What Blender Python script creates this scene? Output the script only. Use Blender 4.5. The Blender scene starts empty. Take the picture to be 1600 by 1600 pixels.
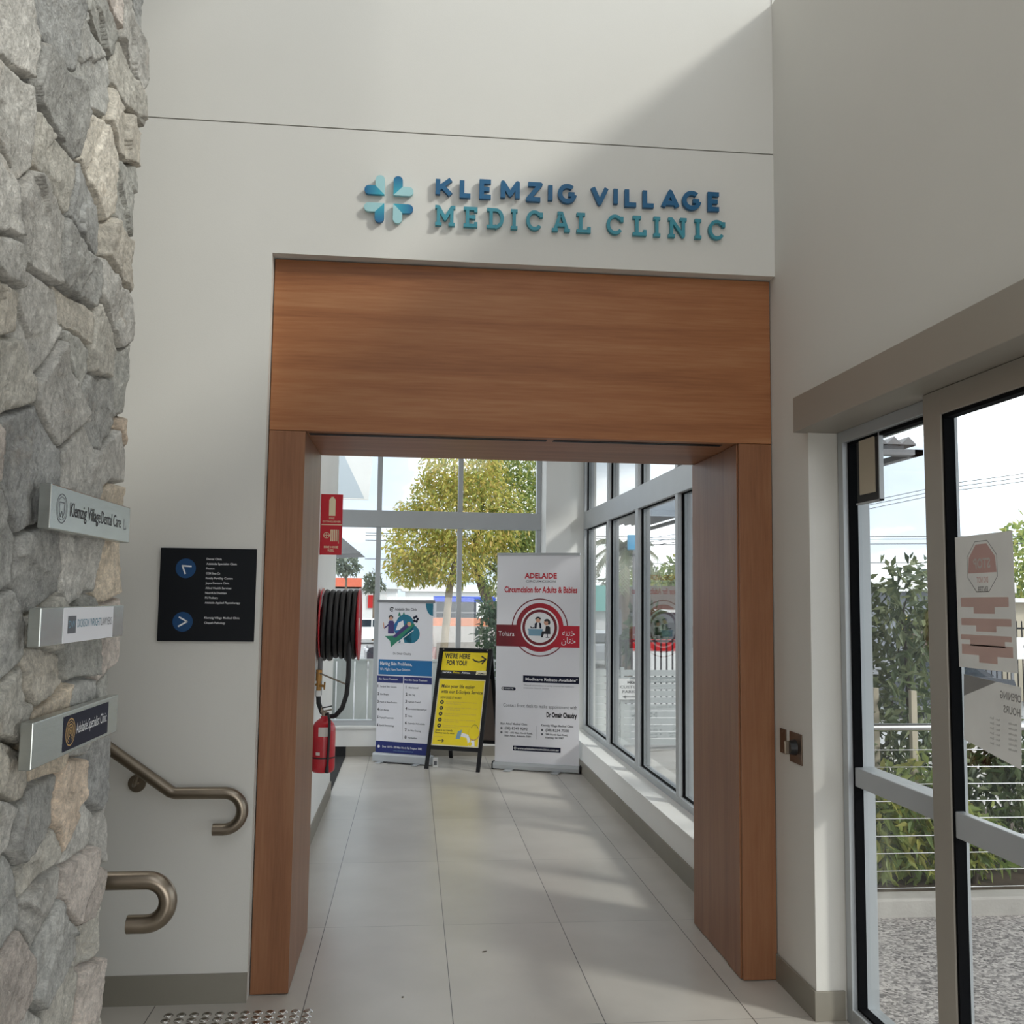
import bpy, math, random
import numpy as np
from mathutils import Matrix, Vector
PI = math.pi
random.seed(7)
scn = bpy.context.scene
COL = scn.collection

# ------------------------------------------------------------------ camera
F_PX, YAW, PITCH, ROLL = 1507.35, 0.10158, 0.08812, 0.01209
CAM = Vector((0.0, -4.2835, 1.6727))
cd = bpy.data.cameras.new('camera'); cam = bpy.data.objects.new('camera', cd); COL.objects.link(cam)
cd.sensor_fit = 'HORIZONTAL'; cd.sensor_width = 36.0; cd.lens = F_PX/1600*36.0
cd.clip_start = 0.05; cd.clip_end = 500
_f = Vector((math.sin(YAW), math.cos(YAW), 0)); _r = Vector((math.cos(YAW), -math.sin(YAW), 0)); _u = Vector((0, 0, 1))
f2 = _f*math.cos(PITCH)+_u*math.sin(PITCH); u2 = _u*math.cos(PITCH)-_f*math.sin(PITCH)
r3 = _r*math.cos(ROLL)+u2*math.sin(ROLL); u3 = u2*math.cos(ROLL)-_r*math.sin(ROLL)
cam.matrix_world = Matrix(((r3.x, u3.x, -f2.x, CAM.x), (r3.y, u3.y, -f2.y, CAM.y), (r3.z, u3.z, -f2.z, CAM.z), (0, 0, 0, 1)))
scn.camera = cam

# ------------------------------------------------------------------ exposure, sky, sun
scn.view_settings.view_transform = 'Standard'; scn.view_settings.look = 'None'
scn.view_settings.exposure = 0.0; scn.view_settings.gamma = 1.0; scn.view_settings.use_curve_mapping = False
SKY_STRENGTH = 2.65
w = bpy.data.worlds.new('sky'); scn.world = w; w.use_nodes = True
nt = w.node_tree; nt.nodes.clear()
tc = nt.nodes.new('ShaderNodeTexCoord'); mp = nt.nodes.new('ShaderNodeMapping'); mp.inputs['Scale'].default_value = (1.0, 1.0, 2.6)
mp.inputs['Location'].default_value = (0.35, 0.2, 0.1)
nz = nt.nodes.new('ShaderNodeTexNoise'); nz.inputs['Scale'].default_value = 2.3; nz.inputs['Detail'].default_value = 6; nz.inputs['Roughness'].default_value = 0.5
rp = nt.nodes.new('ShaderNodeValToRGB'); rp.color_ramp.elements[0].position = 0.36; rp.color_ramp.elements[1].position = 0.56
rp.color_ramp.elements[0].color = (0.33, 0.38, 0.46, 1); rp.color_ramp.elements[1].color = (1, 1, 1, 1)
e = rp.color_ramp.elements.new(0.47); e.color = (0.42, 0.47, 0.52, 1)
bg = nt.nodes.new('ShaderNodeBackground'); bg.inputs['Strength'].default_value = SKY_STRENGTH
ow = nt.nodes.new('ShaderNodeOutputWorld')
nt.links.new(tc.outputs['Generated'], mp.inputs['Vector']); nt.links.new(mp.outputs['Vector'], nz.inputs['Vector'])
nt.links.new(nz.outputs['Fac'], rp.inputs['Fac']); nt.links.new(rp.outputs['Color'], bg.inputs['Color']); nt.links.new(bg.outputs['Background'], ow.inputs['Surface'])
SUN_DIR = Vector((1.0, -0.75, 0.85)).normalized()
sl = bpy.data.lights.new('sun', 'SUN'); sl.energy = 2.3; sl.angle = math.radians(8); sl.color = (1.0, 0.96, 0.90)
so = bpy.data.objects.new('sun', sl); COL.objects.link(so); so.rotation_euler = SUN_DIR.to_track_quat('Z', 'Y').to_euler(); so.location = (8, -6, 9)
def area(name, loc, target, sx, sy, watts, col=(1, 1, 1)):
    l = bpy.data.lights.new(name, 'AREA'); l.shape = 'RECTANGLE'; l.size = sx; l.size_y = sy; l.energy = watts; l.color = col
    o = bpy.data.objects.new(name, l); COL.objects.link(o); o.location = loc
    o.rotation_euler = (Vector(loc)-Vector(target)).to_track_quat('Z', 'Y').to_euler(); return o
area('stairwell_fill', (-2.6, -0.8, 7.3), (-2.2, -0.6, 0), 2.6, 1.3, 25, (1.0, 0.985, 0.95))  # fill lamp added over the stairs to lift the interior, no skylight there
area('entrance_fill', (0.4, -6.9, 0.9), (0.2, 0, 0.9), 2.2, 1.5, 34, (1.0, 0.985, 0.95))  # unseen fill lamp added behind the camera to brighten the lower walls
area('corridor_fill', (0.5, 2.0, 3.70), (0.5, 2.0, 0), 1.2, 2.0, 10, (1.0, 0.985, 0.95))  # added fill lamp for the corridor floor, no fitting modelled

# ------------------------------------------------------------------ materials
def lin(c):
    c = c/255.0
    return c/12.92 if c <= 0.04045 else ((c+0.055)/1.055)**2.4
def rgb(r, g, b): return (lin(r), lin(g), lin(b), 1.0)
MATS = {}
def nodes(name):
    m = bpy.data.materials.new(name); m.use_nodes = True
    t = m.node_tree; b = t.nodes['Principled BSDF']; MATS[name] = m
    return m, t, b
def pm(name, col, rough=0.5, metal=0.0, var=0.06, scale=8.0, bump=0.0, bscale=60.0, spec=0.5, stretch=None, coat=0.0):
    """painted / moulded surface with slight procedural variation"""
    m, t, b = nodes(name)
    c = rgb(*col)
    co = t.nodes.new('ShaderNodeTexCoord'); vec = co.outputs['Object']
    if stretch:
        mm = t.nodes.new('ShaderNodeMapping'); mm.inputs['Scale'].default_value = stretch
        t.links.new(vec, mm.inputs['Vector']); vec = mm.outputs['Vector']
    n = t.nodes.new('ShaderNodeTexNoise'); n.inputs['Scale'].default_value = scale; n.inputs['Detail'].default_value = 4
    t.links.new(vec, n.inputs['Vector'])
    r = t.nodes.new('ShaderNodeValToRGB')
    lo = tuple(max(0, x*(1-var)) for x in c[:3])+(1,); hi = tuple(min(1, x*(1+var)) for x in c[:3])+(1,)
    r.color_ramp.elements[0].color = lo; r.color_ramp.elements[1].color = hi
    r.color_ramp.elements[0].position = 0.3; r.color_ramp.elements[1].position = 0.7
    t.links.new(n.outputs['Fac'], r.inputs['Fac']); t.links.new(r.outputs['Color'], b.inputs['Base Color'])
    b.inputs['Roughness'].default_value = rough; b.inputs['Metallic'].default_value = metal
    b.inputs['Specular IOR Level'].default_value = spec
    if coat: b.inputs['Coat Weight'].default_value = coat
    if bump:
        n2 = t.nodes.new('ShaderNodeTexNoise'); n2.inputs['Scale'].default_value = bscale; n2.inputs['Detail'].default_value = 5
        t.links.new(vec, n2.inputs['Vector'])
        bu = t.nodes.new('ShaderNodeBump'); bu.inputs['Strength'].default_value = bump; bu.inputs['Distance'].default_value = 0.01
        t.links.new(n2.outputs['Fac'], bu.inputs['Height']); t.links.new(bu.outputs['Normal'], b.inputs['Normal'])
    return m
pm('plaster', (213, 211, 205), 0.85, var=0.015, scale=1.5, bump=0.04, bscale=180, spec=0.2)
pm('white_paint', (232, 232, 229), 0.7, var=0.02, scale=2, spec=0.3)
pm('skirting_tile', (136, 131, 120), 0.5, var=0.06, scale=3)
pm('aluminium', (178, 182, 185), 0.42, 0.35, var=0.03, scale=3)
pm('aluminium_box', (158, 152, 142), 0.5, 0.25, var=0.03, scale=2)
pm('rubber', (7, 8, 11), 0.8, var=0.1, spec=0.1)
pm('black_plastic', (24, 24, 27), 0.45, var=0.1)
pm('black_paint', (15, 15, 18), 0.45, var=0.1, spec=0.3)
pm('steel', (146, 135, 121), 0.34, 1.0, var=0.08, scale=14, stretch=(1, 1, 1))
pm('polished_steel', (205, 203, 200), 0.16, 1.0, var=0.04, scale=20)
pm('brushed_plate', (186, 190, 186), 0.24, 0.85, var=0.05, scale=10, stretch=(1, 1, 14))
pm('bronze_plate', (116, 100, 86), 0.35, 0.8, var=0.08)
pm('red_enamel', (186, 22, 38), 0.3, var=0.08, coat=0.3)
pm('red_sign', (198, 24, 44), 0.4, var=0.03)
pm('hose_rubber', (20, 20, 23), 0.5, var=0.15, scale=40)
pm('brass', (160, 120, 70), 0.35, 0.9, var=0.1)
pm('white_plastic', (226, 226, 224), 0.4, var=0.02)
pm('label_paper', (214, 206, 200), 0.6, var=0.04)
pm('print_white', (226, 226, 231), 0.42, var=0.02, scale=1.2)
pm('ink_black', (28, 28, 34), 0.5, var=0.03)
pm('ink_grey', (96, 98, 104), 0.5, var=0.03)
pm('ink_red', (190, 26, 48), 0.45, var=0.03)
pm('ink_dark_red', (112, 20, 34), 0.45, var=0.03)
pm('ink_navy', (20, 24, 46), 0.5, var=0.03, spec=0.2)
pm('ink_royal', (24, 38, 108), 0.45, var=0.03)
pm('ink_blue', (0, 104, 162), 0.45, var=0.03)
pm('ink_teal', (0, 112, 138), 0.45, var=0.03)
pm('ink_green', (30, 126, 96), 0.45, var=0.03)
pm('ink_purple', (62, 46, 112), 0.45, var=0.03)
pm('ink_pale', (236, 236, 238), 0.45, var=0.02)
pm('ink_skin', (214, 166, 140), 0.5, var=0.03)
pm('ink_steelblue', (120, 160, 182), 0.5, var=0.03)
pm('ink_gold', (196, 158, 96), 0.4, var=0.03)
pm('ink_yellow', (238, 212, 16), 0.45, var=0.02)
pm('ink_cream', (232, 224, 190), 0.45, var=0.02)
pm('board_navy', (13, 17, 23), 0.6, var=0.05, spec=0.25)
pm('board_blue', (0, 64, 112), 0.5, var=0.03)
pm('letter_blue', (0, 86, 128), 0.42, var=0.04, scale=3)
pm('letter_teal', (52, 136, 152), 0.42, var=0.04, scale=3)
pm('petal_pale', (158, 202, 206), 0.42, var=0.03)
def translucent(m, k):
    t = m.node_tree; b = t.nodes['Principled BSDF']; o = t.nodes['Material Output']; tr = t.nodes.new('ShaderNodeBsdfTranslucent'); mx = t.nodes.new('ShaderNodeMixShader')
    t.links.new(b.inputs['Base Color'].links[0].from_socket, tr.inputs['Color']); mx.inputs[0].default_value = k
    t.links.new(b.outputs[0], mx.inputs[1]); t.links.new(tr.outputs[0], mx.inputs[2]); t.links.new(mx.outputs[0], o.inputs['Surface'])
for _n, _c in (('paper', (224, 222, 218)), ('paper_pink', (216, 188, 180)), ('paper_red', (212, 178, 172)), ('paper_grey', (160, 158, 156))): translucent(pm(_n, _c, 0.8, var=0.03), 0.5)
pm('mat_black', (26, 26, 28), 0.9, var=0.2, scale=120)
pm('shadow_gap', (34, 32, 30), 0.9, var=0.05)
pm('concrete', (168, 164, 158), 0.85, var=0.12, scale=5, bump=0.2, bscale=60)
pm('asphalt', (150, 150, 150), 0.9, var=0.12, scale=1.2, bump=0.1)
pm('soil', (74, 62, 50), 0.95, var=0.35, scale=12, bump=0.4, bscale=30)
pm('bark', (112, 98, 84), 0.9, var=0.3, scale=10, bump=0.5, bscale=30, stretch=(1, 1, .3))
pm('dark_bark', (62, 52, 44), 0.9, var=0.3, scale=14, bump=0.5, bscale=30)
pm('pale_bark', (146, 134, 116), 0.9, var=0.25, scale=9, bump=0.3, stretch=(1, 1, .3))
pm('timber_stake', (188, 178, 158), 0.8, var=0.12, scale=12, stretch=(1, 1, .2))
pm('colorbond', (176, 180, 178), 0.55, var=0.05, scale=2)
pm('slat_grey', (176, 182, 182), 0.6, var=0.05, scale=2)
pm('zinc', (126, 126, 128), 0.5, 0.4, var=0.08, scale=4)
pm('teal_roof', (120, 184, 176), 0.6, var=0.08)
pm('render_grey', (128, 132, 140), 0.8, var=0.06, scale=2)
pm('render_brown', (104, 92, 84), 0.8, var=0.06, scale=2)
pm('render_tan', (190, 180, 160), 0.8, var=0.05, scale=2)
pm('render_white', (228, 228, 226), 0.8, var=0.04, scale=2)
pm('eave_blue', (190, 200, 208), 0.6, var=0.03, scale=1)
pm('orange_sign', (232, 118, 88), 0.5, var=0.05)
pm('orange_brick', (196, 128, 96), 0.85, var=0.2, scale=6)
pm('canopy_blue', (22, 72, 190), 0.6, var=0.08)
pm('sign_cyan', (30, 150, 200), 0.5, var=0.05)
pm('car_white', (232, 234, 236), 0.3, var=0.02, coat=0.5)
pm('car_silver', (170, 176, 184), 0.3, 0.4, var=0.02, coat=0.5)
pm('car_red', (150, 30, 34), 0.3, var=0.04, coat=0.5)
pm('car_dark', (50, 54, 62), 0.3, var=0.04, coat=0.5)
pm('car_glass', (40, 48, 56), 0.1, var=0.05)
pm('tail_red', (190, 30, 30), 0.3, var=0.05)
pm('deck_edge', (120, 118, 114), 0.7, var=0.1)

def petal_mat(name, a, b_, horizontal):
    m, t, b = nodes(name)
    co = t.nodes.new('ShaderNodeTexCoord'); sp = t.nodes.new('ShaderNodeSeparateXYZ'); r = t.nodes.new('ShaderNodeValToRGB')
    t.links.new(co.outputs['Generated'], sp.inputs[0]); t.links.new(sp.outputs['X' if horizontal else 'Z'], r.inputs['Fac'])
    r.color_ramp.elements[0].color = rgb(*a); r.color_ramp.elements[1].color = rgb(*b_)
    t.links.new(r.outputs['Color'], b.inputs['Base Color']); b.inputs['Roughness'].default_value = 0.42
D1, D2 = (0, 92, 142), (52, 168, 186)
petal_mat('petal_left', D1, D2, True); petal_mat('petal_right', D2, D1, True)
petal_mat('petal_up', D2, D1, False); petal_mat('petal_down', D1, D2, False)

def band_mat():
    m, t, b = nodes('ink_red_band')          # red band of the pull-up banner, running from dark to bright
    co = t.nodes.new('ShaderNodeTexCoord'); sp = t.nodes.new('ShaderNodeSeparateXYZ'); r = t.nodes.new('ShaderNodeValToRGB')
    t.links.new(co.outputs['Object'], sp.inputs[0]); t.links.new(sp.outputs['X'], r.inputs['Fac'])
    r.color_ramp.elements[0].color = rgb(106, 20, 32); r.color_ramp.elements[1].color = rgb(192, 30, 52)
    r.color_ramp.elements[0].position = 0.1; r.color_ramp.elements[1].position = 0.7
    t.links.new(r.outputs['Color'], b.inputs['Base Color']); b.inputs['Roughness'].default_value = 0.42
band_mat()

def wood(name, axis, cols, joints=None):
    m, t, b = nodes(name)
    L = t.links.new
    co = t.nodes.new('ShaderNodeTexCoord')
    s = {'X': (0.32, 7, 7), 'Z': (8, 8, 0.38)}[axis]
    mm = t.nodes.new('ShaderNodeMapping'); mm.inputs['Scale'].default_value = s; L(co.outputs['Object'], mm.inputs['Vector'])
    n1 = t.nodes.new('ShaderNodeTexNoise'); n1.inputs['Scale'].default_value = 1.5; n1.inputs['Detail'].default_value = 7; n1.inputs['Roughness'].default_value = 0.62; n1.inputs['Distortion'].default_value = 0.5
    L(mm.outputs['Vector'], n1.inputs['Vector'])
    m2 = t.nodes.new('ShaderNodeMapping'); m2.inputs['Scale'].default_value = tuple(k*5 for k in s); L(co.outputs['Object'], m2.inputs['Vector'])
    n2 = t.nodes.new('ShaderNodeTexNoise'); n2.inputs['Scale'].default_value = 3.0; n2.inputs['Detail'].default_value = 4; L(m2.outputs['Vector'], n2.inputs['Vector'])
    mx = t.nodes.new('ShaderNodeMix'); mx.data_type = 'FLOAT'; mx.inputs[0].default_value = 0.32
    L(n1.outputs['Fac'], mx.inputs[2]); L(n2.outputs['Fac'], mx.inputs[3])
    r = t.nodes.new('ShaderNodeValToRGB'); r.color_ramp.elements[0].position = 0.26; r.color_ramp.elements[1].position = 0.74
    r.color_ramp.elements[0].color = rgb(*cols[0]); r.color_ramp.elements[1].color = rgb(*cols[2])
    e = r.color_ramp.elements.new(0.5); e.color = rgb(*cols[1])
    L(mx.outputs[0], r.inputs['Fac'])
    out = r.outputs['Color']
    if joints:
        sp = t.nodes.new('ShaderNodeSeparateXYZ'); L(co.outputs['Object'], sp.inputs[0])
        acc = None
        for z in joints:
            a = t.nodes.new('ShaderNodeMath'); a.operation = 'SUBTRACT'; a.inputs[1].default_value = z; L(sp.outputs['Z'], a.inputs[0])
            c = t.nodes.new('ShaderNodeMath'); c.operation = 'ABSOLUTE'; L(a.outputs[0], c.inputs[0])
            d = t.nodes.new('ShaderNodeMath'); d.operation = 'LESS_THAN'; d.inputs[1].default_value = 0.0022; L(c.outputs[0], d.inputs[0])
            if acc is None: acc = d.outputs[0]
            else:
                g = t.nodes.new('ShaderNodeMath'); g.operation = 'MAXIMUM'; L(acc, g.inputs[0]); L(d.outputs[0], g.inputs[1]); acc = g.outputs[0]
        k = t.nodes.new('ShaderNodeMath'); k.operation = 'MULTIPLY'; k.inputs[1].default_value = 0.35; L(acc, k.inputs[0])
        mc = t.nodes.new('ShaderNodeMix'); mc.data_type = 'RGBA'; L(k.outputs[0], mc.inputs[0]); L(out, mc.inputs[6]); mc.inputs[7].default_value = rgb(70, 44, 28)
        out = mc.outputs[2]
    L(out, b.inputs['Base Color']); b.inputs['Roughness'].default_value = 0.42; b.inputs['Specular IOR Level'].default_value = 0.4 if axis == 'Z' else 0.25
    bu = t.nodes.new('ShaderNodeBump'); bu.inputs['Strength'].default_value = 0.06; bu.inputs['Distance'].default_value = 0.01
    L(n2.outputs['Fac'], bu.inputs['Height']); L(bu.outputs['Normal'], b.inputs['Normal'])
WC = [(138, 90, 60), (172, 120, 84), (192, 144, 106)]
WC = [(124, 77, 48), (155, 102, 66), (174, 125, 87)]
wood('wood_horizontal', 'X', WC, [0.16, 0.285, 0.53])
wood('wood_vertical', 'Z', [(114, 73, 47), (138, 92, 62), (154, 110, 78)])

def glass(name, tint=(0.95, 0.97, 0.97), refl=1.0):
    """thin window glass: clear, with Schlick reflection on both faces"""
    m, t, b = nodes(name); t.nodes.remove(b)
    o = t.nodes['Material Output']
    tr = t.nodes.new('ShaderNodeBsdfTransparent'); tr.inputs[0].default_value = tint+(1,)
    gl = t.nodes.new('ShaderNodeBsdfGlossy'); gl.inputs['Roughness'].default_value = 0.0
    lw = t.nodes.new('ShaderNodeLayerWeight'); lw.inputs['Blend'].default_value = 0.5
    pw = t.nodes.new('ShaderNodeMath'); pw.operation = 'POWER'; pw.inputs[1].default_value = 5.0
    k = t.nodes.new('ShaderNodeMath'); k.operation = 'MULTIPLY_ADD'; k.inputs[1].default_value = 0.90*refl; k.inputs[2].default_value = 0.035*refl
    n = t.nodes.new('ShaderNodeTexNoise'); n.inputs['Scale'].default_value = 1.5
    bu = t.nodes.new('ShaderNodeBump'); bu.inputs['Strength'].default_value = 0.01; t.links.new(n.outputs['Fac'], bu.inputs['Height']); t.links.new(bu.outputs['Normal'], gl.inputs['Normal'])
    mx = t.nodes.new('ShaderNodeMixShader')
    t.links.new(lw.outputs['Facing'], pw.inputs[0]); t.links.new(pw.outputs[0], k.inputs[0]); t.links.new(k.outputs[0], mx.inputs[0]); t.links.new(tr.outputs[0], mx.inputs[1]); t.links.new(gl.outputs[0], mx.inputs[2]); t.links.new(mx.outputs[0], o.inputs['Surface'])
glass('glass'); glass('door_glass', (0.95, 0.97, 0.97), 0.8)

def leafmat(name, cols, trans=0.35):
    m, t, b = nodes(name); o = t.nodes['Material Output']
    g = t.nodes.new('ShaderNodeNewGeometry'); r = t.nodes.new('ShaderNodeValToRGB'); r.color_ramp.interpolation = 'LINEAR'
    els = r.color_ramp.elements
    els[0].color = rgb(*cols[0]); els[1].color = rgb(*cols[-1])
    for i, c in enumerate(cols[1:-1]):
        e = els.new((i+1)/(len(cols)-1)); e.color = rgb(*c)
    t.links.new(g.outputs['Random Per Island'], r.inputs['Fac']); t.links.new(r.outputs['Color'], b.inputs['Base Color'])
    b.inputs['Roughness'].default_value = 0.5
    tr = t.nodes.new('ShaderNodeBsdfTranslucent'); t.links.new(r.outputs['Color'], tr.inputs['Color'])
    mx = t.nodes.new('ShaderNodeMixShader'); mx.inputs[0].default_value = trans
    t.links.new(b.outputs[0], mx.inputs[1]); t.links.new(tr.outputs[0], mx.inputs[2]); t.links.new(mx.outputs[0], o.inputs['Surface'])
leafmat('leaf_autumn', [(120, 136, 66), (164, 170, 84), (192, 190, 96), (208, 192, 100), (178, 178, 92), (216, 184, 112), (146, 160, 80)], .45)
leafmat('leaf_green', [(104, 128, 72), (140, 158, 88), (162, 172, 96), (186, 180, 98)], .45)
leafmat('leaf_dark', [(48, 68, 46), (64, 88, 58), (84, 108, 72)])
leafmat('leaf_hedge', [(58, 74, 48), (86, 104, 66), (116, 130, 88), (150, 158, 116), (78, 96, 60)])
leafmat('leaf_grey', [(92, 104, 92), (118, 128, 112), (140, 148, 130)])
leafmat('leaf_palm', [(86, 104, 72), (120, 132, 96), (150, 146, 116)])

def floor_mat():
    m, t, b = nodes('floor_tile'); L = t.links.new
    g = t.nodes.new('ShaderNodeNewGeometry'); sp = t.nodes.new('ShaderNodeSeparateXYZ'); L(g.outputs['Position'], sp.inputs[0])
    def line(out, x0, step, half):
        a = t.nodes.new('ShaderNodeMath'); a.operation = 'SUBTRACT'; a.inputs[1].default_value = x0-step*40; L(out, a.inputs[0])
        d = t.nodes.new('ShaderNodeMath'); d.operation = 'DIVIDE'; d.inputs[1].default_value = step; L(a.outputs[0], d.inputs[0])
        f = t.nodes.new('ShaderNodeMath'); f.operation = 'FRACT'; L(d.outputs[0], f.inputs[0])
        s = t.nodes.new('ShaderNodeMath'); s.operation = 'SUBTRACT'; s.inputs[1].default_value = 0.5; L(f.outputs[0], s.inputs[0])
        ab = t.nodes.new('ShaderNodeMath'); ab.operation = 'ABSOLUTE'; L(s.outputs[0], ab.inputs[0])
        gt = t.nodes.new('ShaderNodeMath'); gt.operation = 'GREATER_THAN'; gt.inputs[1].default_value = 0.5-half/step; L(ab.outputs[0], gt.inputs[0])
        fl = t.nodes.new('ShaderNodeMath'); fl.operation = 'FLOOR'; L(d.outputs[0], fl.inputs[0])
        return gt.outputs[0], fl.outputs[0]
    lx, ix = line(sp.outputs['X'], -0.4046, 0.6, 0.0019); ly, iy = line(sp.outputs['Y'], 0.8204, 1.1912, 0.0017)
    cm = t.nodes.new('ShaderNodeCombineXYZ'); L(ix, cm.inputs[0]); L(iy, cm.inputs[1])
    wn = t.nodes.new('ShaderNodeTexWhiteNoise'); wn.noise_dimensions = '3D'; L(cm.outputs[0], wn.inputs['Vector'])
    n = t.nodes.new('ShaderNodeTexNoise'); n.inputs['Scale'].default_value = 2.2; n.inputs['Detail'].default_value = 6; L(g.outputs['Position'], n.inputs['Vector'])
    ad = t.nodes.new('ShaderNodeMath'); ad.operation = 'MULTIPLY_ADD'; ad.inputs[1].default_value = 0.22; L(wn.outputs['Value'], ad.inputs[0]); L(n.outputs['Fac'], ad.inputs[2])
    r = t.nodes.new('ShaderNodeValToRGB'); r.color_ramp.elements[0].position = 0.3; r.color_ramp.elements[1].position = 0.95
    r.color_ramp.elements[0].color = rgb(174, 169, 161); r.color_ramp.elements[1].color = rgb(196, 191, 183)
    L(ad.outputs[0], r.inputs['Fac'])
    ky = t.nodes.new('ShaderNodeMath'); ky.operation = 'MULTIPLY'; ky.inputs[1].default_value = 0.55; L(ly, ky.inputs[0])
    mxn = t.nodes.new('ShaderNodeMath'); mxn.operation = 'MAXIMUM'; L(lx, mxn.inputs[0]); L(ky.outputs[0], mxn.inputs[1])
    mc = t.nodes.new('ShaderNodeMix'); mc.data_type = 'RGBA'; L(mxn.outputs[0], mc.inputs[0]); L(r.outputs['Color'], mc.inputs[6]); mc.inputs[7].default_value = rgb(52, 48, 44)
    L(mc.outputs[2], b.inputs['Base Color'])
    b.inputs['Roughness'].default_value = 0.30; b.inputs['Specular IOR Level'].default_value = 0.5
    n3 = t.nodes.new('ShaderNodeTexNoise'); n3.inputs['Scale'].default_value = 90; L(g.outputs['Position'], n3.inputs['Vector'])
    bu = t.nodes.new('ShaderNodeBump'); bu.inputs['Strength'].default_value = 0.02; L(n3.outputs['Fac'], bu.inputs['Height']); L(bu.outputs['Normal'], b.inputs['Normal'])
floor_mat()
def aggregate_mat():
    m, t, b = nodes('exposed_aggregate'); L = t.links.new
    g = t.nodes.new('ShaderNodeNewGeometry')
    v = t.nodes.new('ShaderNodeTexVoronoi'); v.inputs['Scale'].default_value = 75; L(g.outputs['Position'], v.inputs['Vector'])
    r = t.nodes.new('ShaderNodeValToRGB'); r.color_ramp.elements[0].color = rgb(88, 84, 84); r.color_ramp.elements[1].color = rgb(190, 184, 180)
    sp = t.nodes.new('ShaderNodeSeparateColor'); L(v.outputs['Color'], sp.inputs[0]); L(sp.outputs[0], r.inputs['Fac']); L(r.outputs['Color'], b.inputs['Base Color'])
    b.inputs['Roughness'].default_value = 0.7
    bu = t.nodes.new('ShaderNodeBump'); bu.inputs['Strength'].default_value = 0.5; bu.inputs['Distance'].default_value = 0.004; bu.invert = True; L(v.outputs['Distance'], bu.inputs['Height']); L(bu.outputs['Normal'], b.inputs['Normal'])
aggregate_mat()
def stone_mat():
    m, t, b = nodes('stone_cladding'); L = t.links.new
    at = t.nodes.new('ShaderNodeAttribute'); at.attribute_name = 'stone_colour'
    g = t.nodes.new('ShaderNodeNewGeometry')
    def nz(scale, detail, rough=0.6, dist=0.0):
        n = t.nodes.new('ShaderNodeTexNoise'); n.inputs['Scale'].default_value = scale; n.inputs['Detail'].default_value = detail; n.inputs['Roughness'].default_value = rough; n.inputs['Distortion'].default_value = dist
        L(g.outputs['Position'], n.inputs['Vector']); return n.outputs['Fac']
    def mapr(x, a, b_, c, d):
        k = t.nodes.new('ShaderNodeMapRange'); k.inputs[1].default_value = a; k.inputs[2].default_value = b_; k.inputs[3].default_value = c; k.inputs[4].default_value = d; L(x, k.inputs[0]); return k.outputs[0]
    big, mid, fine = nz(9, 6, 0.65, 0.6), nz(42, 8, 0.7), nz(150, 6, 0.7)
    def mul(c, f):
        k = t.nodes.new('ShaderNodeMix'); k.data_type = 'RGBA'; k.blend_type = 'MULTIPLY'; k.inputs[0].default_value = 1; L(c, k.inputs[6])
        cb = t.nodes.new('ShaderNodeCombineColor'); [L(f, cb.inputs[i]) for i in range(3)]; L(cb.outputs[0], k.inputs[7]); return k.outputs[2]
    c = mul(at.outputs['Color'], mapr(big, 0.3, 0.7, 0.78, 1.22)); c = mul(c, mapr(mid, 0.3, 0.7, 0.66, 1.30)); c = mul(c, mapr(fine, 0.3, 0.7, 0.74, 1.22))
    # pale lichen-like veins and warm stains
    v = t.nodes.new('ShaderNodeMix'); v.data_type = 'RGBA'; L(mapr(nz(16, 7, 0.7, 2.0), 0.58, 0.72, 0, 0.55), v.inputs[0]); L(c, v.inputs[6]); v.inputs[7].default_value = rgb(206, 204, 194)
    s = t.nodes.new('ShaderNodeMix'); s.data_type = 'RGBA'; L(mapr(nz(5, 5, 0.6, 1.0), 0.62, 0.76, 0, 0.3), s.inputs[0]); L(v.outputs[2], s.inputs[6]); s.inputs[7].default_value = rgb(178, 152, 122)
    L(s.outputs[2], b.inputs['Base Color']); b.inputs['Roughness'].default_value = 0.88; b.inputs['Specular IOR Level'].default_value = 0.25
    bu = t.nodes.new('ShaderNodeBump'); bu.inputs['Strength'].default_value = 0.75; bu.inputs['Distance'].default_value = 0.009
    ad = t.nodes.new('ShaderNodeMath'); ad.operation = 'ADD'; L(mid, ad.inputs[0]); L(fine, ad.inputs[1])
    L(ad.outputs[0], bu.inputs['Height']); L(bu.outputs['Normal'], b.inputs['Normal'])
stone_mat()

# ------------------------------------------------------------------ mesh building
TEXT_CACHE = {}
def text_geo(s, bold=0.0, res=2):
    k = (s, bold, res)
    if k not in TEXT_CACHE:
        c = bpy.data.curves.new('text', 'FONT'); c.body = s; c.size = 1.0; c.offset = bold; c.resolution_u = res; c.fill_mode = 'FRONT'
        o = bpy.data.objects.new('text', c); m = bpy.data.meshes.new_from_object(o)
        TEXT_CACHE[k] = ([v.co.copy() for v in m.vertices], [tuple(p.vertices) for p in m.polygons])
        bpy.data.objects.remove(o); bpy.data.curves.remove(c); bpy.data.meshes.remove(m)
    return TEXT_CACHE[k]
def frame(o, x, y):
    x = Vector(x).normalized(); y = Vector(y).normalized(); n = x.cross(y); o = Vector(o)
    return Matrix(((x.x, y.x, n.x, o.x), (x.y, y.y, n.y, o.y), (x.z, y.z, n.z, o.z), (0, 0, 0, 1)))
I4 = Matrix.Identity(4)
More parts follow.
